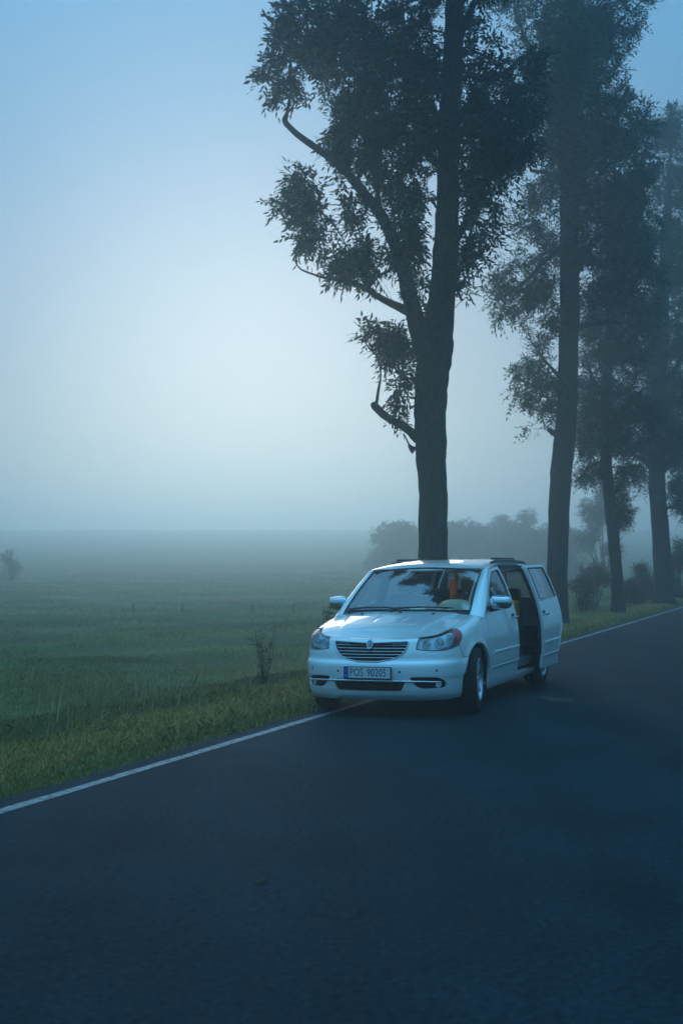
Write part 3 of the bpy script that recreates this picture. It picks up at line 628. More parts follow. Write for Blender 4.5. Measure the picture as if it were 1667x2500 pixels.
obj('grille_surround', *path_tube(sq(.004), grille, .0085, 6, True), M['chrome'], van, True)
def q_lim(q):
    xs = []; g = resample(grille, .01)
    near = g[np.abs(g[:, 1]-q) < .012]; return (near[:, 0].max() if len(near) else .1)-.012
for q in (.790, .757, .724, .691, .658):
    L = q_lim(q); V = []; F = []; ss = np.linspace(-L, L, 41); prof = [(-.024,-.002),(-.006,-.0055),(-.001,-.002),(-.004,.0035),(-.024,.001)]
    for s0 in ss:
        for lf, dq in prof: V.append(Msq(np.array([s0]), np.array([q+dq]), True, lf-.004)[0])
    m = len(prof); F = [(i*m+k, i*m+(k+1) % m, (i+1)*m+(k+1) % m, (i+1)*m+k) for i in range(len(ss)-1) for k in range(m)]
    obj('grille_slat', V, [f[::-1] for f in F], M['slat'], van)
badge_shape = rounded([(-.043,.842),(-.02,.850),(.02,.850),(.043,.842),(.040,.790),(.020,.760),(0,.748),(-.020,.760),(-.040,.790)], .012)
bd = panel('badge', sq(.012), badge_shape, M['chrome'], h=.015, thick=.04)
c = np.array([0, .803]); panel('badge_face', sq(.016), [tuple(c+(np.array(p)-c)*.74) for p in badge_shape], M['badge'], bd, h=.015, thick=.004)
obj('badge_mark', *join(path_tube(sq(.020), [(-.020,.812),(0,.806),(.020,.812)], .0035), path_tube(sq(.020), [(0,.828),(0,.775)], .003), path_tube(sq(.020), [(.018*math.cos(a), .805+.018*math.sin(a)) for a in np.linspace(0, 6.0, 12)], .0025)), M['chrome'], bd, True)
obj('chrome_bar', *path_tube(sq(.012), [(-.80,.398),(-.6,.410),(-.3,.416),(0,.418),(.3,.416),(.6,.410),(.80,.398)], .0105, 8), M['chrome'], van, True)
for sg in (-1, 1):
    for a, q in ((.355, .512), (.755, .522)):
        p = Msq(np.array([sg*a]), np.array([q]), True, .002)[0]; p2 = Msq(np.array([sg*a]), np.array([q]), True, -.01)[0]; obj('parking_sensor', *tube([p2, p], .0125, 12), M['black'], van)
    p = Msq(np.array([sg*.79]), np.array([.372]), True, -.048)[0]; p2 = Msq(np.array([sg*.79]), np.array([.372]), True, -.036)[0]
    fl = obj('fog_lamp', *tube([p, p2], [.034, .034], 20), M['reflector'], van); obj('fog_lamp_ring', *tube([p2+.035*(math.cos(a)*np.array([.9,.3*sg,0])+math.sin(a)*np.array([0,0,1])) for a in np.linspace(0, 6.28, 25)[:-1]], .004, 6, False, 0, True), M['black'], fl)
# ---- number plate
pl = empty('number_plate', (.008, -.016, .500)); pl.parent = van; pl.rotation_euler = (R(-2), 0, 0)
obj('plate_frame', *rbox((0, 0, 0), (.545, .016, .135), .006), M['black'], pl)
obj('plate_face', *box((0, -.0095, .003), (.522, .004, .112)), M['plate'], pl)
obj('country_band', *box((-.238, -.0125, .003), (.046, .003, .112)), M['blue'], pl)
for k in range(12): a = k*math.pi/6; obj('star', *box((-.238+.013*math.cos(a), -.0145, .028+.013*math.sin(a)), (.004, .001, .004)), M['gold'], pl)
def text(body, size, x, z, y, mat, parent, name, sx=1.0):
    cu = bpy.data.curves.new(name, 'FONT'); cu.body = body; cu.size = size; cu.align_x = 'CENTER'; cu.align_y = 'CENTER'; cu.extrude = .0006; cu.resolution_u = 3; cu.space_character = 1.02
    tmp = bpy.data.objects.new(name, cu); col.objects.link(tmp); dg = bpy.context.evaluated_depsgraph_get(); me = bpy.data.meshes.new_from_object(tmp.evaluated_get(dg)); col.objects.unlink(tmp); bpy.data.objects.remove(tmp)
    o = put(name, me, mat, parent, (x, y, z)); o.rotation_euler = (math.pi/2, 0, 0); o.scale = (sx, 1, 1); return o
text('POS', .118, -.122, .002, -.0128, M['ink'], pl, 'lettering', .74); text('90205', .118, .108, .002, -.0128, M['ink'], pl, 'lettering', .74); text('PL', .030, -.238, -.032, -.0148, M['plate'], pl, 'lettering')
# ---- wings, bonnet
for mi in (False, True):
    top = [(s_(u), float(W_TOP(u))-.0005) for u in np.linspace(1.392, .58, 14)]
    fen = [(s_(u), w) for u, w in arch(UF, RAR, math.pi-math.asin(.285/RAR), -.17, 22)]+[(s_(1.372),.285),(s_(1.392),.285)]+top+[(1.245,.905),(1.19,.835),(1.115,.768),(1.14,.704),(1.20,.646)]
    fd = panel('front_wing', sq(), fen, M['paint'], h=.03, thick=.03, mirror=mi)
ringS = np.concatenate([np.linspace(0, s_(1.30), 70)]); ring = Msq(ringS, W_TOP(contour(ringS)[0])-.0005)
rv, ru, rw = ring[:, 0], np.maximum.accumulate(ring[:, 1]+np.arange(len(ring))*1e-6), ring[:, 2]
crown_h = hermite([.1,.16,.3,.6,1.0,1.4],[0,.0,.028,.05,.055,.05])
def hood(v, u):
    ve = np.interp(u, ru, rv)+1e-6; we = np.interp(u, ru, rw); t = np.clip(np.abs(v)/ve, 0, 1); vc = .40+.24*np.clip((u-.2)/1.0, 0, 1)
    cr = .011*sstep(.05, 0, np.abs(v)-vc)*np.clip((u-.2)/.25, 0, 1)-.006*np.exp(-((np.abs(v)-.15-.02*u)/.02)**2)*np.clip((u-.55)/.3, 0, 1)*np.clip((1.2-u)/.2, 0, 1)
    return np.stack([v, u, we+crown_h(u)*(1-t**2.2)+cr*(1-t**6)], -1)
re = [(v, 1.095+.165*(v/.79)**2) for v in np.linspace(.765, -.765, 24)]
ring2 = [(v*.996, u+.005) for v, u in zip(rv, ru) if u < 1.245]; hood_out = [(-v, u) for v, u in ring2[::-1]]+ring2[1:]+re
panel('bonnet', hood, hood_out, M['paint'], h=.032, thick=.02)
# ---- headlamps
lamp = [(.545,.748),(.62,.736),(.74,.728),(.87,.730),(1.0,.748),(1.095,.774),(1.17,.838),(1.225,.902)]+[(a, float(W_TOP(contour(a)[0]))-b) for a, b in ((1.10,.012),(1.0,.006),(.9,.006),(.8,.006),(.7,.006),(.6,.006))]+[(.558,.82)]
for mi in (False, True):
    L = empty('headlamp'); L.parent = van; sg = -1 if mi else 1
    panel('lamp_back', sq(-.085), lamp, M['reflector'], L, h=.03, thick=0, mirror=mi)
    c = np.mean(lamp, axis=0)
    panel('lamp_bezel', sq(-.004), lamp, M['black'], L, holes=[[tuple(c+(np.array(p)-c)*.982) for p in lamp]], h=.02, thick=.03, mirror=mi)
    panel('lens', sq(-.001), lamp, M['lens'], L, h=.03, thick=0, mirror=mi)
    for a, q, r in ((.70, .793, .047), (.905, .806, .058)):
        d0 = Msq(np.array([a]), np.array([q]), True, -.075)[0]*[sg, 1, 1]; d1 = d0+np.array([.004*sg, -.042, .002])
        bw = obj('reflector_bowl', *tube([d0, d0*.3+d1*.7, d1], [r*.75, r*.95, r], 24, False), M['reflector'], L, True)
        pr = join(tube([d0+(d1-d0)*.5+r*.6*np.array([math.cos(t), 0, math.sin(t)]) for t in np.linspace(0, 6.2832, 25)[:-1]], .006, 6, False, 0, True))
        obj('lamp_ring', *pr, M['chrome'], L, True)
        V, F = lathe_x([(-.02, 0.0001), (-.012, r*.3), (0, r*.45), (.012, r*.48)], 20, False); V = [d0+(d1-d0)*.6+np.array([y, x, z]) for x, y, z in V]
        obj('projector', V, F, M['projector'], L, True)
    mk = [(1.088,.780),(1.10,.782),(1.165,.838),(1.215,.899),(1.10,float(W_TOP(contour(1.10)[0]))-.018),(1.068,float(W_TOP(contour(1.068)[0]))-.014),(1.085,.84)]
    panel('side_marker', sq(.0015), mk, M['red'], L, h=.02, thick=.004, mirror=mi)
# ---- windscreen, pillars, roof
A_ROOT = lambda k: (1.385+(2.13-1.385)*k, 1.080+(1.588-1.080)*(k**.95 if k > 0 else k))
def screen(t, k, lift=0.0):
    t = np.asarray(t, float); k = np.asarray(k, float)
    b = np.stack([.775*t, 1.125+.165*t*t, 1.108+.012*(1-t*t)], -1); tp = np.stack([.695*t, 1.945+.115*t*t, 1.562+.040*(1-t*t)], -1)
    P = b+(tp-b)*k[..., None]; P[..., 2] += .022*np.sin(np.pi*k)+lift*.85; P[..., 1] -= .010*np.sin(np.pi*k)+lift*.5; return P
tt, kk = np.meshgrid(np.linspace(-1, 1, 31), np.linspace(0, 1, 17), indexing='ij'); V = screen(tt, kk).reshape(-1, 3); g = np.arange(31*17).reshape(31, 17)
F = np.stack([g[:-1, :-1], g[1:, :-1], g[1:, 1:], g[:-1, 1:]], -1).reshape(-1, 4)
ws = obj('windscreen', V, F, M['windshield'], van, True)
edge = [(a, b) for a, b in [(-1+2*i/20, 0) for i in range(20)]+[(1, i/10) for i in range(10)]+[(1-2*i/20, 1) for i in range(20)]+[(-1, 1-i/10) for i in range(10)]]
E = np.array(edge); obj('screen_seal', *tube(screen(E[:, 0], E[:, 1], .002), .012, 6, False, 0, True), M['black'], ws, True)
def sheet(fn, a, b, na, nb, mat, name, parent=van, flip=False):
    A, B = np.meshgrid(np.linspace(*a, na), np.linspace(*b, nb), indexing='ij'); V = fn(A, B).reshape(-1, 3); g = np.arange(na*nb).reshape(na, nb); F = np.stack([g[:-1, :-1], g[1:, :-1], g[1:, 1:], g[:-1, 1:]], -1).reshape(-1, 4)
    return obj(name, V, F[:, ::-1] if flip else F, mat, parent, True)
def cowl(t, k): b = screen(t, np.zeros_like(t)); f = b.copy(); f[..., 1] -= .06; f[..., 2] -= .03; P = f+(b-f)*k[..., None]; return P
sheet(cowl, (-1, 1), (-.6, 1), 25, 5, M['black'], 'cowl')
for tl, L, side in ((-.93, .62, 1), (-.18, .72, 1)):      # wipers lying at the foot of the glass
    P = [screen(np.array(tl+(L/.775)*f), np.array(.012+.03*math.sin(f*2.6)), .018) for f in np.linspace(0, 1, 12)]
    w_ = obj('wiper', *tube(P, [.012]*3+[.009]*9, 6), M['black'], van, True); obj('wiper_arm', *tube([screen(np.array(tl+.02), np.array(-.06), .02), screen(np.array(tl+.12), np.array(0.0), .035), screen(np.array(tl+(L/.775)*.5), np.array(.03), .03)], [.014, .012, .008], 6), M['black'], w_, True)
for t0 in (-.45, .02, .42):
    p = hood(np.array([t0]), np.array([1.02]))[0]; obj('washer_nozzle', *rbox(p+[0, 0, .006], (.03, .035, .016), .006), M['black'], van, True)
W_EDGE = hermite([1.2,1.5,1.9,2.1,2.4,2.8,3.6,4.5,5.15],[1.05,1.18,1.51,1.585,1.62,1.642,1.645,1.62,1.58])
for mi in (False, True):
    sg = -1 if mi else 1; V = []; nk = 24; na = 7
    for i in range(nk+1):
        k = -.11+1.11*i/nk; a = screen(np.array(1.0), np.array(k), .006)+np.array([.006, 0, 0]); u1, w1 = A_ROOT(k); b = Muw(np.array([u1]), np.array([w1]))[0]
        for j in range(na+1):
            f = j/na; p = a+(b-a)*f+np.array([.35, -.25, .5])*(.026*math.sin(math.pi*f)); V.append(p*[sg, 1, 1])
    m = na+1; F = [(i*m+j, i*m+j+1, (i+1)*m+j+1, (i+1)*m+j) for i in range(nk) for j in range(na)]
    obj('windscreen_pillar', V, F if not mi else [f[::-1] for f in F], M['paint'], van, True)
    tr = [screen(np.array(.93), np.array(k), -.06)*[sg, 1, 1] for k in np.linspace(.02, .96, 9)]; obj('pillar_trim', *tube(tr, .016, 6), M['beige'] if not mi else M['cabin'], van, True)
ru2 = np.linspace(2.06, 5.149, 160); re2 = Muw(ru2, W_EDGE(ru2)); re2u = np.maximum.accumulate(re2[:, 1]+np.arange(160)*1e-6)
re2v = re2[:, 0]
back = (4.99, .0)
def v_edge(u): return np.interp(u, re2u, re2v)*np.sqrt(np.clip((5.02-u)/.30, 0, 1)*2-np.clip((5.02-u)/.30, 0, 1)**2+1e-6)
cr_roof = hermite([1.9,2.1,2.5,3.0,4.2,5.1],[.062,.064,.066,.066,.064,.04])
def roof(v, u):
    t = np.clip(np.abs(v)/np.maximum(v_edge(u), .05), 0, 1); z = W_EDGE(u)+cr_roof(u)*(1-t**3.2)-.03*sstep(4.7, 5.02, u); z = z-.035*np.clip((2.12-u)/.2, 0, 1)**2
    rib = .005*np.exp(-((np.abs(v)-.42)/.03)**2)*sstep(2.15, 2.4, u); return np.stack([v, u, z-rib], -1)
fr = [(v, 1.955+.115*(v/.70)**2) for v in np.linspace(-.75, .75, 28)]
us = np.linspace(2.10, 5.01, 60); rt = [(float(v_edge(u)), u) for u in us]; roof_out = fr+rt+[(-a, b) for a, b in rt[::-1]]
panel('roof', roof, roof_out, M['paint'], h=.05, thick=.02)
for sg in (-1, 1):
    P = []
    for u in np.linspace(2.62, 4.5, 24):
        f = (u-2.62)/1.88; P.append((sg*(float(v_edge(u))-.075), u, float(roof(np.array([.66]), np.array([u]))[0, 2])+.016*min(1, 9*f, 9*(1-f))+.002))
    rr_ = obj('roof_rail', *tube(P, [.016]*24, 8), M['black'], van, True)
    obj('cross_bar', *tube([(sg*.63, 2.75, 1.708), (sg*.65, 3.3, 1.712), (sg*.63, 3.9, 1.708)], [.012, .012, .012], 8), M['black'], rr_, True)
# ---- doors: skin with window opening, glass, trim, handle, mouldings
fd_out = [(1.400,.285),(2.672,.28),(2.672,1.155),(2.655,1.40),(2.60,float(W_EDGE(2.60))-.022),(2.4,float(W_EDGE(2.4))-.02),(2.2,float(W_EDGE(2.2))-.016)]+[(a+.012, b-.004) for a, b in (A_ROOT(1.0), A_ROOT(.75), A_ROOT(.5), A_ROOT(.25), A_ROOT(0))]+[(1.400,1.078)]
fwin = rounded([(1.60,1.125),(2.565,1.165),(2.555,1.40),(2.51,float(W_EDGE(2.5))-.058),(2.20,float(W_EDGE(2.2))-.056),(1.86,1.365)], .03)
corner = rounded([(1.445,1.100),(1.585,1.118),(1.655,1.215)], .008)
sd_out = [(2.690,.285),(3.60,.285)]+[(u, w) for u, w in arch(UR, .452, math.pi+.02, math.pi-.86, 12)]+[(3.86,.80),(3.885,1.0),(3.875,1.16),(3.80,1.45),(3.74,float(W_EDGE(3.74))-.022),(3.2,float(W_EDGE(3.2))-.022),(2.66,float(W_EDGE(2.66))-.022),(2.672,1.40),(2.690,1.155)]
swin = rounded([(2.795,1.172),(3.775,1.188),(3.705,1.43),(3.66,float(W_EDGE(3.66))-.06),(2.76,float(W_EDGE(2.76))-.06),(2.775,1.40)], .03)
def door(name, outl, win, mi, handle_u, mould_u, extra=None, label=None):
    d = empty(name); d.parent = van; sg = -1 if mi else 1
    if label: d['label'] = label
    holes = [win]+([corner] if extra else [])
    panel('door_skin', uw(), outl, M['paint'], d, holes=holes, h=.035, thick=.035, mirror=mi)
    c = np.mean(outl, axis=0); inner = [tuple(c+(np.array(p)-c)*.975) for p in outl]
    panel('door_trim', uw(-.075), inner, M['cabin'], d, holes=[win], h=.06, thick=0, mirror=mi); panel('door_frame', uw(-.036), outl, M['black'], d, holes=[win], h=.06, thick=.04, mirror=mi)
    panel('window', uw(-.008), win, M['tinted'], d, h=.04, thick=0, mirror=mi)
    V, F = path_tube(uw(.002), win, .007, 5, True); obj('window_seal', np.array(V)*[sg, 1, 1], F if not mi else [f[::-1] for f in F], M['black'], d, True)
    bl = [p for p in win if p[1] < 1.21]; x0, x1 = min(p[0] for p in bl), max(p[0] for p in bl); w0 = min(p[1] for p in win)
    V, F = path_tube(uw(.006), [(x0-.02, w0-.012), ((x0+x1)/2, w0+.008), (x1+.02, w0+.026)], .009, 6); obj('belt_strip', np.array(V)*[sg, 1, 1], F if not mi else [f[::-1] for f in F], M['chrome'] if not extra else M['black'], d, True)
    if extra: panel('mirror_base', uw(-.004), corner, M['black'], d, h=.03, thick=.0, mirror=mi)
    for (a, b, w, r, nm) in ((mould_u[0], mould_u[1], .622, .014, 'side_moulding'), (mould_u[0]-.04, mould_u[2], .446, .011, 'lower_moulding')):
        V = []; us_ = np.linspace(a, b, 20); prof = [(-.004,-r*1.3),(.010,-r),(.013,0),(.010,r),(-.004,r*1.3)]
        for u in us_:
            for lf, dw in prof: V.append(Muw(np.array([u]), np.array([w+dw]), lf)[0]*[sg, 1, 1])
        m = 5; F = [(i*m+k, i*m+k+1, (i+1)*m+k+1, (i+1)*m+k) for i in range(19) for k in range(4)]+[(0,1,2,3,4), tuple(19*m+k for k in range(5))[::-1]]
        obj(nm, V, F if mi else [f[::-1] for f in F], M['paint'], d)
    p = Muw(np.array([handle_u]), np.array([.985]), .0)[0]*[sg, 1, 1]
    h = obj('handle', *rbox(p+np.array([sg*.040, 0, 0]), (.026, .20, .030), .012), M['chrome'], d, True)
    V, F = lathe_x([(0, .0001), (.004, .030), (.010, .042), (.002, .05)], 18, False); obj('handle_cup', [(p[0]+sg*(x-.004), p[1]-.02+y*1.4, p[2]+z) for x, y, z in V], F, M['black'], d, True)
    for e in (-.08, .08): obj('handle_post', *box(p+np.array([sg*.018, e, 0]), (.05, .02, .018)), M['chrome'], d)
    return d
door('front_door', fd_out, fwin, False, 2.52, (1.56, 2.66, 2.665), True); door('front_door', fd_out, fwin, True, 2.52, (1.56, 2.66, 2.665), True)
sd = door('sliding_door', sd_out, swin, False, 2.86, (2.74, 3.60, 3.57), None, 'sliding door pushed back along the van side'); sd.location = (.165, .625, 0)
door('sliding_door', sd_out, swin, True, 2.86, (2.74, 3.60, 3.57))
for mi in (False, True):
    sg = -1 if mi else 1
    panel('sill', uw(), [(1.385,.205),(3.60,.205),(3.60,.277),(1.385,.277)], M['paint'], h=.04, thick=.06, mirror=mi)
    # rear quarter with wheel arch and glass
    rq = [(3.63,.215)]+arch(UR, .455, math.pi+.30, math.pi-.86, 2)[:0]+[(3.592,.30)]+[(u, w) for u, w in arch(UR, .449, math.pi+.0, math.pi-.86, 10)]
    body = [(u, w) for u, w in arch(UR, RAR, math.pi-.80, -.30, 22)]+[(4.52,.215),(4.80,.215),(4.86,.6),(4.88,1.1),(4.80,1.45),(4.72,float(W_EDGE(4.72))-.01),(4.2,float(W_EDGE(4.2))-.012),(3.76,float(W_EDGE(3.76))-.012),(3.815,1.45),(3.89,1.16),(3.90,1.0),(3.875,.80),(3.78,.71)]
    qwin = rounded([(3.965,1.19),(4.72,1.20),(4.66,1.45),(4.60,float(W_EDGE(4.6))-.06),(3.86,float(W_EDGE(3.86))-.06),(3.89,1.45)], .04)
    q_ = panel('rear_quarter', uw(), body, M['paint'], holes=[qwin], h=.045, thick=.03, mirror=mi); panel('quarter_window', uw(-.006), qwin, M['tinted'], q_, h=.06, thick=0, mirror=mi); panel('quarter_trim', uw(-.05), [(u, w) for u, w in body if w > .7]+[(3.8,.72)][:0], M['cabin'], q_, holes=[qwin], h=.07, thick=0, mirror=mi)
    panel('tail_lamp', uw(.002), rounded([(4.83,.86),(4.93,.86),(4.955,1.14),(4.86,1.14)], .02), M['red'], h=.04, thick=.02, mirror=mi)
    panel('roof_side', uw(-.030), [(1.95,float(W_EDGE(1.95))-.05),(3.9,1.585),(3.9,float(W_EDGE(3.9))+.003),(2.1,float(W_EDGE(2.1))+.002)], M['black'], h=.05, thick=.05, mirror=mi)
    V, F = path_tube(uw(-.004), [(2.70,1.606),(3.3,1.612),(4.4,1.60)], .008, 6); obj('door_track', np.array(V)*[sg, 1, 1], F, M['black'], van, True)
    panel('centre_pillar', uw(-.05), [(2.60,.3),(2.74,.3),(2.74,1.16),(2.68,1.6),(2.55,1.6),(2.60,1.16)], M['black'], h=.07, thick=.06, mirror=mi)
sE = s_(4.83); sC = float(_S[-1])
def rear(s, q): return Msq(s, q, False)
gate = [(sE+.03,.62),(sC,.62),(sC,1.60),(sE+.13,1.58),(sE+.05,1.2)]; gwin = rounded([(sE+.20,1.16),(sC-.02,1.16),(sC-.02,1.53),(sE+.24,1.52)], .04)
tg = empty('tailgate'); tg.parent = van
for mi in (False, True):
    panel('tailgate_skin', rear, gate, M['paint'], tg, holes=[gwin], h=.06, thick=.02, mirror=mi); panel('rear_window', rear, gwin, M['tinted'], tg, h=.06, thick=0, mirror=mi); panel('rear_bumper', rear, [(sE-.02,.215),(sC,.215),(sC,.61),(sE-.02,.61)], M['paint'], h=.06, thick=.02, mirror=mi)
# ---- dark structure under the skin
for mi in (False, True):
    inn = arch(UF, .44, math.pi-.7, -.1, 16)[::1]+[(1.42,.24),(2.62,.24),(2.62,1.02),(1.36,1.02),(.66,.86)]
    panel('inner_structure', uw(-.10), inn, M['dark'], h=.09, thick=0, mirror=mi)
    sg = -1 if mi else 1
    for uc in (UF, UR):
        V = []; n_ = 24
        for i in range(n_+1):
            a = -.35+(math.pi+.7)*i/n_
            for v in (.52, .925): V.append((sg*v, uc+.43*math.cos(a), .36+.43*math.sin(a)))
        F = [(2*i, 2*i+1, 2*i+3, 2*i+2) for i in range(n_)]; k = len(V); V.append((sg*.52, uc, .36)); F += [(2*i, 2*i+2, k) for i in range(n_)]
        obj('wheel_arch_liner', V, F, M['dark'], van)
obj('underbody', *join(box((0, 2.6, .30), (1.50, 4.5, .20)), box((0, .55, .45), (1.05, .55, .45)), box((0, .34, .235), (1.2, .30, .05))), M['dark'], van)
# ---- cabin
obj('cabin_floor', *box((0, 3.15, .415), (1.78, 3.5, .05)), M['cabin'], van); obj('headliner', *[x for x in box((0, 3.4, 1.588), (1.36, 2.75, .02))], M['headliner'], van)
obj('firewall', *box((0, 1.30, .72), (1.6, .05, .66)), M['dark'], van); obj('sill_step', *rbox((.865, 3.15, .385), (.13, .98, .10), .02), M['cabin'], van, True)
def dash(t, k):
    v = .80*t; u = 1.26+.62*k; z = 1.075+.010*np.sin(k*3)-.12*sstep(.8, 1, k)-.015*t*t; hump = np.exp(-((v-.40)/.20)**4)*np.exp(-((k-.62)/.28)**4); return np.stack([v, u, z+.0*hump], -1)
sheet(dash, (-1, 1), (0, 1.0), 41, 17, M['cabin'], 'dashboard', flip=False)
obj('dashboard_face', *rbox((0, 1.80, .80), (1.58, .16, .40), .05), M['cabin'], van, True)
def dome(cx, cy, cz, a, b, c_, mat, name):
    V = []; F = []; na, nb = 28, 9
    for j in range(nb):
        ph = math.pi/2*j/(nb-1)
        for i in range(na): th = 2*math.pi*i/na; V.append((cx+a*math.cos(th)*math.cos(ph)**.7, cy+b*math.sin(th)*math.cos(ph)**.7, cz+c_*math.sin(ph)))
    F = [(j*na+i, j*na+(i+1) % na, (j+1)*na+(i+1) % na, (j+1)*na+i) for j in range(nb-1) for i in range(na)]; return obj(name, V, F, mat, van, True)
dome(.47, 1.72, 1.055, .25, .17, .175, M['beige'], 'instrument_hood'); dome(.03, 1.60, 1.06, .12, .12, .085, M['beige'], 'dash_pod')
obj('dash_edge', *tube([(-.3, 1.50, 1.085), (.2, 1.47, 1.088), (.72, 1.50, 1.075)], .012, 6), M['beige'], van, True)
ring_ = [(.40+.19*math.cos(a), 2.02+.07*math.sin(a), .985+.175*math.sin(a)) for a in np.linspace(0, 6.2832, 33)[:-1]]
sw = obj('steering_wheel', *tube(ring_, .017, 8, False, 0, True), M['black'], van, True); obj('steering_hub', *rbox((.40, 2.0, .975), (.15, .06, .11), .025), M['black'], sw, True)
for e in ((-.18, 0), (.18, 0), (0, -.16)): obj('steering_spoke', *tube([(.40, 2.0, .975), (.40+e[0], 2.02+e[1]*.38, .985+e[1])], .012, 6), M['black'], sw, True)
def seat(x, y, name='front_seat'):
    s0 = empty(name); s0.parent = van; s0.location = (x, y, 0)
    obj('seat_cushion', *rbox((0, 0, .62), (.50, .52, .18), .06), M['fabric'], s0, True)
    b = obj('seat_back', *rbox((0, 0, .33), (.48, .13, .68), .055), M['fabric'], s0, True); b.location = (0, .24, .62); b.rotation_euler = (R(-14), 0, 0)
    for dx in (-.06, .06): obj('headrest_post', *tube([(dx, .37, 1.22), (dx, .40, 1.34)], .007, 6), M['alloy'], s0)
    obj('headrest', *rbox((0, .41, 1.38), (.27, .10, .17), .045), M['fabric'], s0, True); return s0
seat(.42, 2.15); seat(-.42, 2.15); obj('rear_bench', *join(rbox((-.1, 4.1, .70), (1.35, .55, .24), .07), rbox((-.1, 4.42, 1.0), (1.35, .16, .60), .06)), M['fabric'], van, True)
obj('rear_mirror', *rbox((.0, 1.90, 1.50), (.22, .03, .07), .015), M['black'], van, True)
for y_ in (2.08, 3.05): obj('dome_lamp', *rbox((.0, y_, 1.577), (.085, .06, .006), .002), M['dome'], van, True)
obj('seat_belt', *tube([(.80, 2.72, 1.40), (.79, 2.70, 1.0), (.78, 2.70, .55)], .018, 6), M['curtain'], van, True)
V = []; F = []; nn = 26
for i in range(nn):
    f = i/(nn-1)
    for j in range(9): g_ = j/8; V.append((.775-.06*f+.018*math.sin(f*26)*(.5+.5*g_)-.14*(1-g_)**2*.3, 3.06+.17*f+.10*g_*f, 1.56-1.12*g_))
F = [(i*9+j, (i+1)*9+j, (i+1)*9+j+1, i*9+j+1) for i in range(nn-1) for j in range(8)]
obj('door_curtain', V, F, M['curtain'], van, True)
# ---- mirrors
for sg in (1, -1):
    m_ = empty('door_mirror'); m_.parent = van; m_.location = (1.055 if sg > 0 else -.995, 1.60, 1.195)
    V = []; F = []; na, nb = 20, 10
    for j in range(nb):
        x = -1+2*j/(nb-1); rr_ = (1-abs(x)**3.2)**.5*.98+.02
        for i in range(na):
            a = 2*math.pi*i/na; y = -math.cos(a); z = math.sin(a); y = y*(.078 if y < 0 else .028); V.append((sg*x*.128, y*rr_+.015*x, .082*np.sign(z)*abs(z)**.75*(.35+.65*rr_)*(1-.12*x)))
    F = [(j*na+i, j*na+(i+1) % na, (j+1)*na+(i+1) % na, (j+1)*na+i) for j in range(nb-1) for i in range(na)]+[tuple(range(na)), tuple((nb-1)*na+i for i in range(na))]
    obj('mirror_cap', V, F if sg < 0 else [f[::-1] for f in F], M['chrome'], m_, True)
    obj('mirror_glass', *rbox((0, .030, 0), (.20, .006, .12), .003), M['chrome'], m_)
    obj('mirror_arm', *tube([(-sg*.19, .0, -.075), (-sg*.10, .0, -.078), (0, 0, -.06)], [.04, .03, .025], 8), M['black'], m_, True)
# ---- wheels
def wheel(x, y, sg, steer=0):
    w = empty('wheel', (0, 0, 0)); w.parent = van; w.location = (x, y, .362); w.rotation_euler = (0, 0, steer)
    prof = [(-.10,.235),(-.112,.27),(-.114,.31),(-.100,.345),(-.06,.358),(-.028,.36),(-.025,.351),(-.018,.351),(-.015,.361),(.015,.361),(.018,.351),(.025,.351),(.028,.36),(.06,.358),(.100,.345),(.114,.31),(.112,.27),(.10,.235)]
    obj('tyre', *lathe_x(prof, 48), M['rubber'], w, True)
    r_ = obj('rim', *lathe_x([(sg*a, b) for a, b in [(.108,.236),(.111,.228),(.095,.216),(.02,.205),(-.09,.212),(-.09,.235),(.10,.242)]], 40), M['alloy'], w, True)
    obj('brake_disc', *lathe_x([(sg*.0,.0001),(sg*.0,.15),(sg*-.02,.15),(sg*-.02,.0001)], 28), M['cabin'], w)
    for k in range(9):
        a = 2*math.pi*k/9; c, s = math.cos(a), math.sin(a); V = []
        for rr_, hw, x0, x1 in ((.035,.020,.075,.03),(.12,.013,.082,.04),(.218,.019,.092,.055)):
            for dx, dw in ((x0, hw*.6), (x1, hw), (x1, -hw), (x0, -hw*.6)): V.append((sg*dx, rr_*c-dw*s, rr_*s+dw*c))
        F = [(i*4+j, i*4+(j+1) % 4, (i+1)*4+(j+1) % 4, (i+1)*4+j) for i in range(2) for j in range(4)]+[(0,1,2,3),(11,10,9,8)]
        obj('spoke', V, F, M['alloy'], w)
    obj('hub_cap', *lathe_x([(sg*.092,.0001),(sg*.09,.025),(sg*.075,.038),(sg*.03,.04)], 20, False), M['alloy'], w, True)
    return w
wheel(.858, UF, 1, R(8)); wheel(-.858, UF, -1, R(8)); wheel(.858, UR, 1); wheel(-.858, UR, -1)
# ---- things carried inside the van
def inside(v, u, w): return np.array(van.matrix_basis @ Vector((v, u, w)))
def inside_obj(name, VF, mat, v, u, w, label, cat, smooth=True):
    p = inside(v, u, w); o = obj(name, *VF, mat, None, smooth); o.location = p; o.rotation_euler = van.rotation_euler; return tag(o, label, cat)

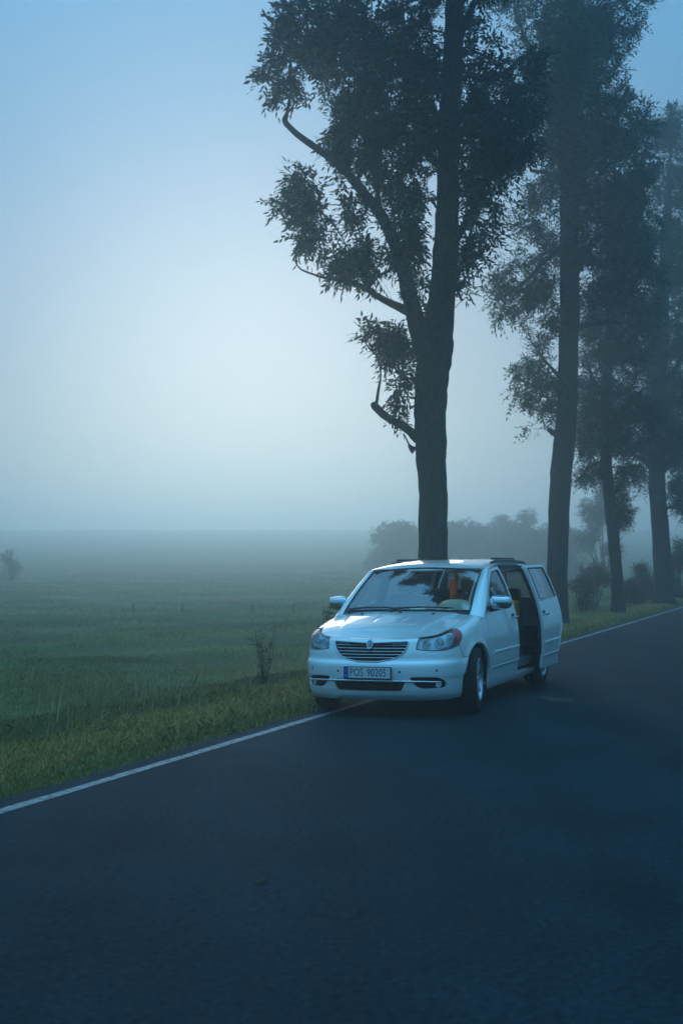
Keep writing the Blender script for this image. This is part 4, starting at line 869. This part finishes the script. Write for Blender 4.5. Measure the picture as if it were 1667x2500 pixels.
def slab(w, L, th):
    V = []; F = []; n = 22
    for i in range(n):
        f = i/(n-1); z = L*f; bow = .10*max(0, (f-.8)/.2)**2; hw = w/2*(1 if f < .93 else math.sqrt(max(.02, 1-((f-.93)/.07)**2)))
        for x, y in ((-1, 0), (-.85, -1), (-.2, -1), (-.1, -.45), (.1, -.45), (.2, -1), (.85, -1), (1, 0), (.85, 1), (-.85, 1)): V.append((x*hw, y*th/2+bow, z))
    m = 10; F = [(i*m+k, i*m+(k+1) % m, (i+1)*m+(k+1) % m, (i+1)*m+k) for i in range(n-1) for k in range(m)]+[tuple(range(m))[::-1], tuple((n-1)*m+k for k in range(m))]
    return V, F
inside_obj('orange_board', slab(.10, 1.09, .05), M['orange'], .14, 2.70, .44, 'tall orange board standing upright inside the van, seen through the windscreen', 'board')
inside_obj('orange_bag', rbox((0, 0, .14), (.30, .30, .28), .03), M['orange'], .63, 3.42, .88, 'orange bag seen through the open sliding door', 'bag')
inside_obj('storage_crate', rbox((0, 0, .22), (.40, .42, .44), .02), M['cabin'], .60, 3.42, .44, 'dark storage crate under the orange bag in the doorway', 'crate')
# ================================================================= grass
def grass(name, n, tmin, tmax, ymin, ymax, hfun, wmin, tonefun, label, bend=.75, ypow=1.0):
    # samples spread evenly over the part of the verge and field in front of the lens and a margin beside it
    Y = ymin*(ymax/ymin)**(rng.random(n*3)**ypow); X = (rng.uniform(-130, 1800, n*3)-CXP)/FPX*Y
    s, t = to_st(X, Y); ok = (t > tmin+.04*np.sin(s*3.1)+.05*np.sin(s*1.3+2)+.03*np.sin(s*7.7)) & (t < tmax); X, Y, t, s = [a[ok][:n] for a in (X, Y, t, s)]
    cl = wavy(X*1.0, Y*1.0, .35)*.6+wavy(X+9, Y-4, 1.1)
    h = hfun(t, s, cl)*rng.uniform(.55, 1.25, len(X)); keep = h > .012; X, Y, t, s, h, cl = [a[keep] for a in (X, Y, t, s, h, cl)]
    m = len(X); z = ground_z(X, Y)-.01; z = np.where((t > .17) & (t < .5), np.maximum(z, -.03), z)
    a = rng.uniform(0, 6.28, m); b = bend*rng.uniform(.2, 1.2, m); w = np.maximum(wmin, Y*.00034)*rng.uniform(.7, 1.4, m)
    lean = np.stack([np.cos(a)*b*h+.12*h, np.sin(a)*b*h, np.zeros(m)], 1); base = np.stack([X, Y, z], 1)
    sd = np.stack([np.cos(a+1.4), np.sin(a+1.4)*.5, np.zeros(m)], 1)*w[:, None]
    mid = base+lean*.4+np.array([0, 0, 1.])*(h*.62)[:, None]; tip = base+lean+np.array([0, 0, 1.])*(h*np.sqrt(np.maximum(.15, 1-.45*b*b)))[:, None]
    V = np.stack([base-sd, base+sd, mid+sd*.7, tip, mid-sd*.7], 1).reshape(-1, 3)
    o = kind(put(name, fast_mesh(name, V, 5, tonefun(t, s, cl, m, X, Y)), M['grass']), 'stuff'); o['label'] = label; o['category'] = 'grass'; return o
def mixc(a, b, k): return np.array(a)*(1-k)[:, None]+np.array(b)*k[:, None]
def field_h(t, s, cl): return np.clip((.085+.06*cl)*(.6+.4*sstep(1.4, 2.6, t)), .035, .32)
def field_c(t, s, cl, m, X, Y):
    k = np.clip(.34+.34*(1-sstep(2.5, 7, t))+.30*wavy(X+30, Y, 2.3)+.22*wavy(X-7, Y+5, .8)+.2*rng.normal(0, 1, m), 0, 1)
    return mixc((.095, .20, .05), (.36, .28, .10), k)*rng.uniform(.7, 1.4, (m, 1))*1.12*(1+.28*np.clip(wavy(X+3, Y+80, 1.4), -1.5, 1.5))[:, None]
grass('field_grass', 300000, 1.45, 110, 5.5, 125, field_h, .003, field_c, 'rough green and straw coloured meadow grass in the field', ypow=1.3)
def verge_h(t, s, cl): return np.where(t < .32, .03, .075+.03*cl)*(.6+.6*sstep(.25, .8, t))
def verge_c(t, s, cl, m, X, Y):
    k = np.clip(.30+.65*sstep(.55, 1.0, t)-.25*sstep(1.3, 1.7, t)+.22*rng.normal(0, 1, m), 0, 1)
    return mixc((.13, .19, .04), (.66, .43, .13), k)*rng.uniform(.75, 1.25, (m, 1))
grass('verge_grass', 120000, .27, 1.75, 5.0, 60, verge_h, .0025, verge_c, 'short yellowish mown grass strip along the road edge', .9)
def stalk_h(t, s, cl): return np.clip(.34+.16*cl, .2, .65)*sstep(1.3, 2.0, t)*(1-.6*sstep(4, 9, t))
def stalk_c(t, s, cl, m, X, Y): return mixc((.34, .24, .11), (.55, .38, .18), rng.random(m))
grass('tall_grass', 800, 1.5, 11, 8.5, 45, stalk_h, .0016, stalk_c, 'thin pale seed stalks standing above the verge grass', .35)
# tall weed with bare stems left of the van
wp = atD(607, 1560, 16.2); wg = float(ground_z(wp[0], wp[1])); weed = empty('tall_weed', (wp[0], wp[1], wg)); tag(weed, 'tall dark weed with upright stems left of the van bumper', 'weed')
parts = []; tips = []
for i in range(9):
    a = rng.uniform(0, 6.28); h = rng.uniform(.45, 1.0); e = np.array([math.cos(a)*.18*h, math.sin(a)*.18*h, h]); P = [np.array([0, 0, -.05]), e*.5+rng.normal(0, .02, 3), e]; parts.append(tube(P, [.006, .004, .002], 5, False))
    for k in range(10): f = rng.random(); tips.append(e*f+rng.normal(0, .03, 3))
obj('stems', *join(*parts), M['bark'], weed, True)
tips = np.array(tips); V, tn = leaf_sprays(tips, rng.normal(0, 1, (len(tips), 3)), .06, 2, .05, np.array([.035, .05, .02])*np.ones((len(tips), 1))); put('foliage', fast_mesh('foliage', V, 4, tn), M['leaf'], weed)
# ================================================================= fog
hv, hf = box((0, 0, 9.0), (1400, 1400, 24.5))
hm = bpy.data.materials.new('fog'); hm.use_nodes = True; hn = hm.node_tree; hn.nodes.clear()
pv = hn.nodes.new('ShaderNodeVolumePrincipled'); pv.inputs['Color'].default_value = (.70, .92, 1, 1); pv.inputs['Density'].default_value = HAZE_DENSITY; pv.inputs['Anisotropy'].default_value = HAZE_G
ho = hn.nodes.new('ShaderNodeOutputMaterial'); hn.links.new(pv.outputs[0], ho.inputs['Volume'])
haze = kind(obj('haze', hv, hf, hm), 'stuff'); haze['label'] = 'pale blue morning fog filling the whole scene'; haze['category'] = 'fog'
